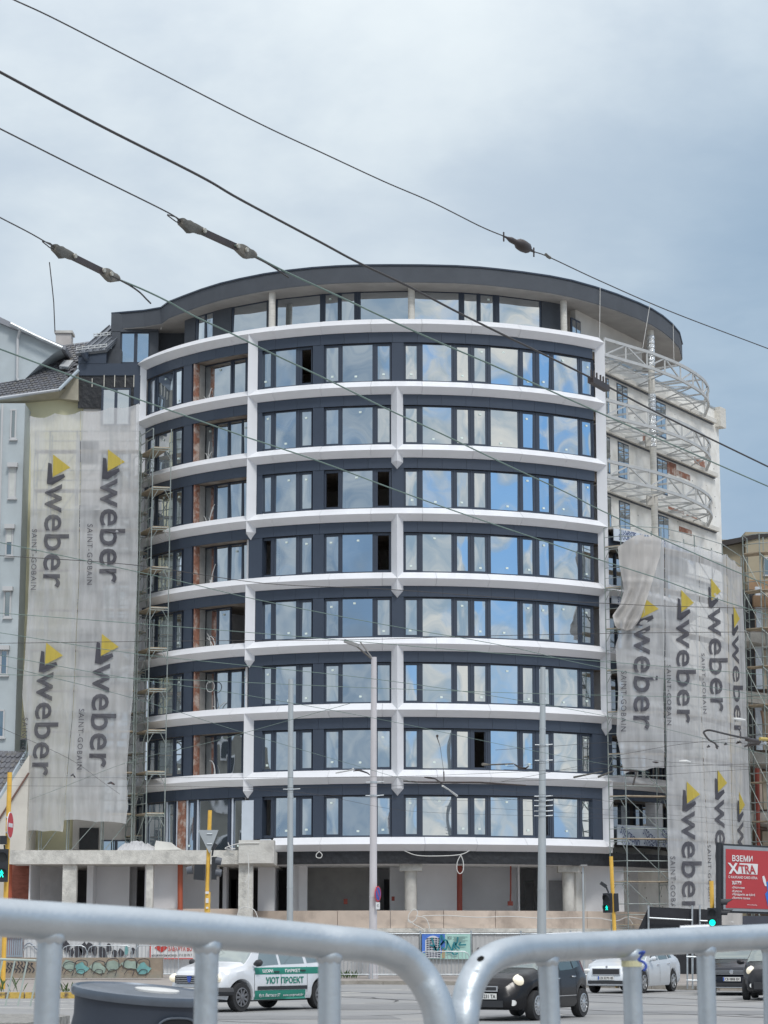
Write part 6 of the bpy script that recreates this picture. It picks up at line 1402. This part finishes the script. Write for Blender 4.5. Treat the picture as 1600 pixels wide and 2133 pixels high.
# --- dark car cropped by the right edge ---
sp5 = dict(sp2); sp5['paint'] = paint('dark_grey_paint', (.02, .021, .025), .0, .22); sp5['hmatl'] = HL
c5, sy5, P5, s5_ = car('compact_car', 'dark compact car with one lit headlight cut off by the right edge', 1668, 2084, (-.25, -.97), 1, sp5)
MB().lathe([(.06, -.02), (.06, .03)], (1.86, -.52, .40), 'X', 12).build('fog_lamp', HLC, c5); fbox(c5, (1.985, 0, .40), (.08, .9, .2), 'lower_intake', PLAS)
# =============== near railing ===============
GALVN = M('galvanised_rail', (.50, .545, .58), .40, .8, var=.09, scale=18, bump=.05, bscale=140, col2=(.37, .40, .42), c2lo=.55, c2hi=.75)
def rp(x, y, d): r = ray(x, y); return Vector((0, 0, CAMZ)) + r * (d / r.y)
ra = thing('street_barrier', 'nearest galvanised tube barrier, left of the two, curving down at the middle', 'barrier', rp(430, 1942, 2.7) * 1.0, 'near galvanised barriers'); 
Lp = [rp(-330, 1880, 2.38), rp(0, 1911, 2.52), rp(300, 1929, 2.66), rp(500, 1945, 2.77), rp(640, 1958, 2.85), rp(713, 1965, 2.88), rp(778, 1972, 2.92), rp(815, 1983, 2.94), rp(848, 2003, 2.96), rp(878, 2034, 2.97), rp(897, 2065, 2.97), rp(910, 2095, 2.97), rp(918, 2133, 2.97), rp(922, 2180, 2.97)]
Lp.append(Vector((Lp[-1].x, Lp[-1].y, .35)))
def smooth_tube(P_, r, n=24, k=8): return MB().tube(spline(P_[:-1], k) + [P_[-1]], r, n)
smooth_tube(Lp, .0212).build('top_rail', GALVN, ra, smooth=True)
def baluster(root, x, y, d, xb, yb, r=.0142):
    T = rp(x, y, d); B = rp(xb, yb, d); v = (B - T) / (T.z - B.z); B = T + v * (T.z - .42)
    o = MB().tube([T, T.lerp(B, .3), B], r, 20).build('baluster', GALVN, root, smooth=True)
    c = rp(x, y + 35 * 2.6 / d, d); rr = random.Random(int(x)); pts = []
    w = MB(); nn = 28; prof = [(.0002, .012), (.0022, .006), (.0034, .001), (.0026, -.003), (.0002, -.007)]
    for (dr, dz) in prof: w.v += [tuple(c + Vector((cos(2 * pi * k / nn) * (r + dr * (1 + .35 * sin(k * 2.3 + dz * 400))), sin(2 * pi * k / nn) * (r + dr), dz + .0015 * sin(k * 1.7)))) for k in range(nn)]
    w.f = [[i * nn + k, i * nn + (k + 1) % nn, (i + 1) * nn + (k + 1) % nn, (i + 1) * nn + k] for i in range(len(prof) - 1) for k in range(nn)]
    w.build('weld', GALVN, o, smooth=True)
for q in ((106, 1916, 2.57, 96, 2133), (432, 1940, 2.73, 428, 2133), (687, 1962, 2.87, 686, 2133)): baluster(ra, *q)
rb = thing('street_barrier', 'second galvanised tube barrier, right of the two, with a drilled hole in its bend', 'barrier', rp(1200, 1972, 3.5), 'near galvanised barriers')
Rp = [rp(965, 2200, 3.24), rp(966, 2133, 3.24), rp(971, 2090, 3.25), rp(982, 2050, 3.26), rp(1002, 2015, 3.28), rp(1030, 1994, 3.31), rp(1062, 1983, 3.35), rp(1100, 1977, 3.40), rp(1160, 1974, 3.46), rp(1250, 1969, 3.55), rp(1400, 1961, 3.68), rp(1600, 1951, 3.86), rp(1900, 1935, 4.1)]
Rp = [Vector((Rp[0].x, Rp[0].y, .35))] + Rp
MB().tube([Rp[0]] + spline(Rp[1:], 8), .0212, 24).build('top_rail', GALVN, rb, smooth=True)
for q in ((1140, 1976, 3.44, 1147, 2133), (1315, 1966, 3.60, 1320, 2133), (1469, 1958, 3.74, 1474, 2133), (1606, 1951, 3.86, 1610, 2133)): baluster(rb, *q, r=.0150)
hc = rp(1000, 1997, 3.255) + Vector((0, -.0205, 0.0)); n_ = (Vector((0, 0, CAMZ)) - hc).normalized(); ux = Vector((1, 0, .45)).normalized(); uy = n_.cross(ux).normalized()
MB().prism([hc + ux * cos(t) * .0055 + uy * sin(t) * .0036 + n_ * .0003 for t in [k * pi / 10 for k in range(20)]], n_ * .0006).build('drilled_hole', M('hole_shade', (.01, .01, .01), .9), rb)  # flat dark disc; the shade of the hole is its colour
st = MB(); c = rp(1316, 2007, 3.6); st.tube([c + Vector((0, 0, .004)), c - Vector((0, 0, .005))], .0162, 18).build('tape_band', M('yellowed_tape', (.62, .60, .38), .6), rb)
rib = spline([rp(1332, 1986, 3.56), rp(1342, 1983, 3.55), rp(1336, 1992, 3.56), rp(1331, 2000, 3.56), rp(1340, 2004, 3.56), rp(1346, 2012, 3.56), rp(1343, 2020, 3.56), rp(1340, 2019, 3.56)])
rbn = MB().tube(rib, .0022, 6).build('ribbon', M('blue_ribbon', (.04, .09, .42), .6), None); tag(rbn, 'blue ribbon knotted on the second barrier beside a taped baluster', 'ribbon')
# faded stickers on the top of the rails
for (xa, ya, xb_, yb_, d, root) in ((1150, 1947, 1213, 1944, 3.49, rb), (1417, 1932, 1478, 1929, 3.71, rb)):
    a, b = rp(xa, ya, d), rp(xb_, yb_, d + .05); up = Vector((0, -.7, .7))
    MB().add([a + Vector((0, .004, .0025)), a + Vector((0, -.006, -.002)), b + Vector((0, -.006, -.002)), b + Vector((0, .004, .0025))], [(0, 1, 2, 3)]).build('paper_scrap', M('paper_white', (.75, .76, .78), .7), root)
# =============== litter bin ===============
BINP = M('bin_blue_grey_paint', (.036, .047, .068), .5, .0, var=.12, scale=4); BINR = M('bin_rim', (.13, .155, .19), .3, .5, var=.15, scale=10)
cb = rp(300, 2064, 6.0); bin_ = thing('litter_bin', 'dark blue grey oval litter bin with a metal rim and side opening behind the barrier', 'bin', (cb.x, cb.y, .35))
Rt = Matrix.Rotation(radians(5.0), 3, 'Y') @ Matrix.Rotation(radians(4.5), 3, 'X'); bs0 = Vector((cb.x, cb.y, cb.z))
def bring(z, rx, ry, n=40): return [bs0 + Rt @ Vector((rx * cos(2 * pi * k / n), ry * sin(2 * pi * k / n), z)) for k in range(n)]
def bbase(z, rx, ry, n=40): return [Vector((cb.x + rx * cos(2 * pi * k / n), cb.y + ry * sin(2 * pi * k / n), z)) for k in range(n)]
MB().sweep([bbase(.352, .20, .15), bbase(.9, .20, .155), bbase(1.2, .196, .15), bring(-.13, .185, .145), bring(-.07, .176, .14), bring(-.03, .178, .142), bring(-.012, .180, .144), bring(-.012, .17, .13)]).build('body', BINP, bin_, smooth=True)
MB().sweep([bring(-.02, .178, .142), bring(-.02, .187, .150), bring(-.008, .190, .153), bring(.002, .187, .150), bring(.004, .178, .141), bring(-.004, .172, .135)]).build('rim', BINR, bin_, smooth=True)
MB().sweep([bring(-.006, .172, .135), bring(.0, .171, .134), bring(.003, .10, .08)]).build('lid', M('bin_lid', (.13, .15, .18), .45, .3, var=.25, scale=12, col2=(.30, .31, .32), c2lo=.58, c2hi=.66), bin_, smooth=True)
oc = Vector((.035, -.01, 0.0)); MB().sweep([[bs0 + Rt @ (oc + Vector((.058 * cos(2 * pi * k / 28), .046 * sin(2 * pi * k / 28), z))) for k in range(28)] for z in (.002, .008)]).build('ash_plate', M('ash_plate', (.66, .66, .64), .5, var=.15, scale=25), bin_)
def onbin(a, z, off=.0): return bs0 + Rt @ Vector(((.184 + off) * sin(a), -(.147 + off) * cos(a), z))
op = []
for t in [k * pi / 18 for k in range(36)]:
    e = 3.2; cx_ = abs(cos(t)) ** (2 / e) * (1 if cos(t) > 0 else -1); sz_ = abs(sin(t)) ** (2 / e) * (1 if sin(t) > 0 else -1)
    op.append((.62 + .36 * cx_, -.135 + .088 * sz_))
m = MB(); cen = onbin(.62, -.135, .006); m.add([cen] + [onbin(a, z, .006) for a, z in op], [(0, 1 + k, 1 + (k + 1) % 36) for k in range(36)]); m.build('opening', M('bin_shade_plate', (.008, .009, .012), .8), bin_)  # no cut-out: dark plate coloured as the shade inside the bin
MB().tube([onbin(a, z, .006) for a, z in op] + [onbin(*op[0], .006)], .003, 6).build('opening_edge', BINR, bin_, smooth=True)
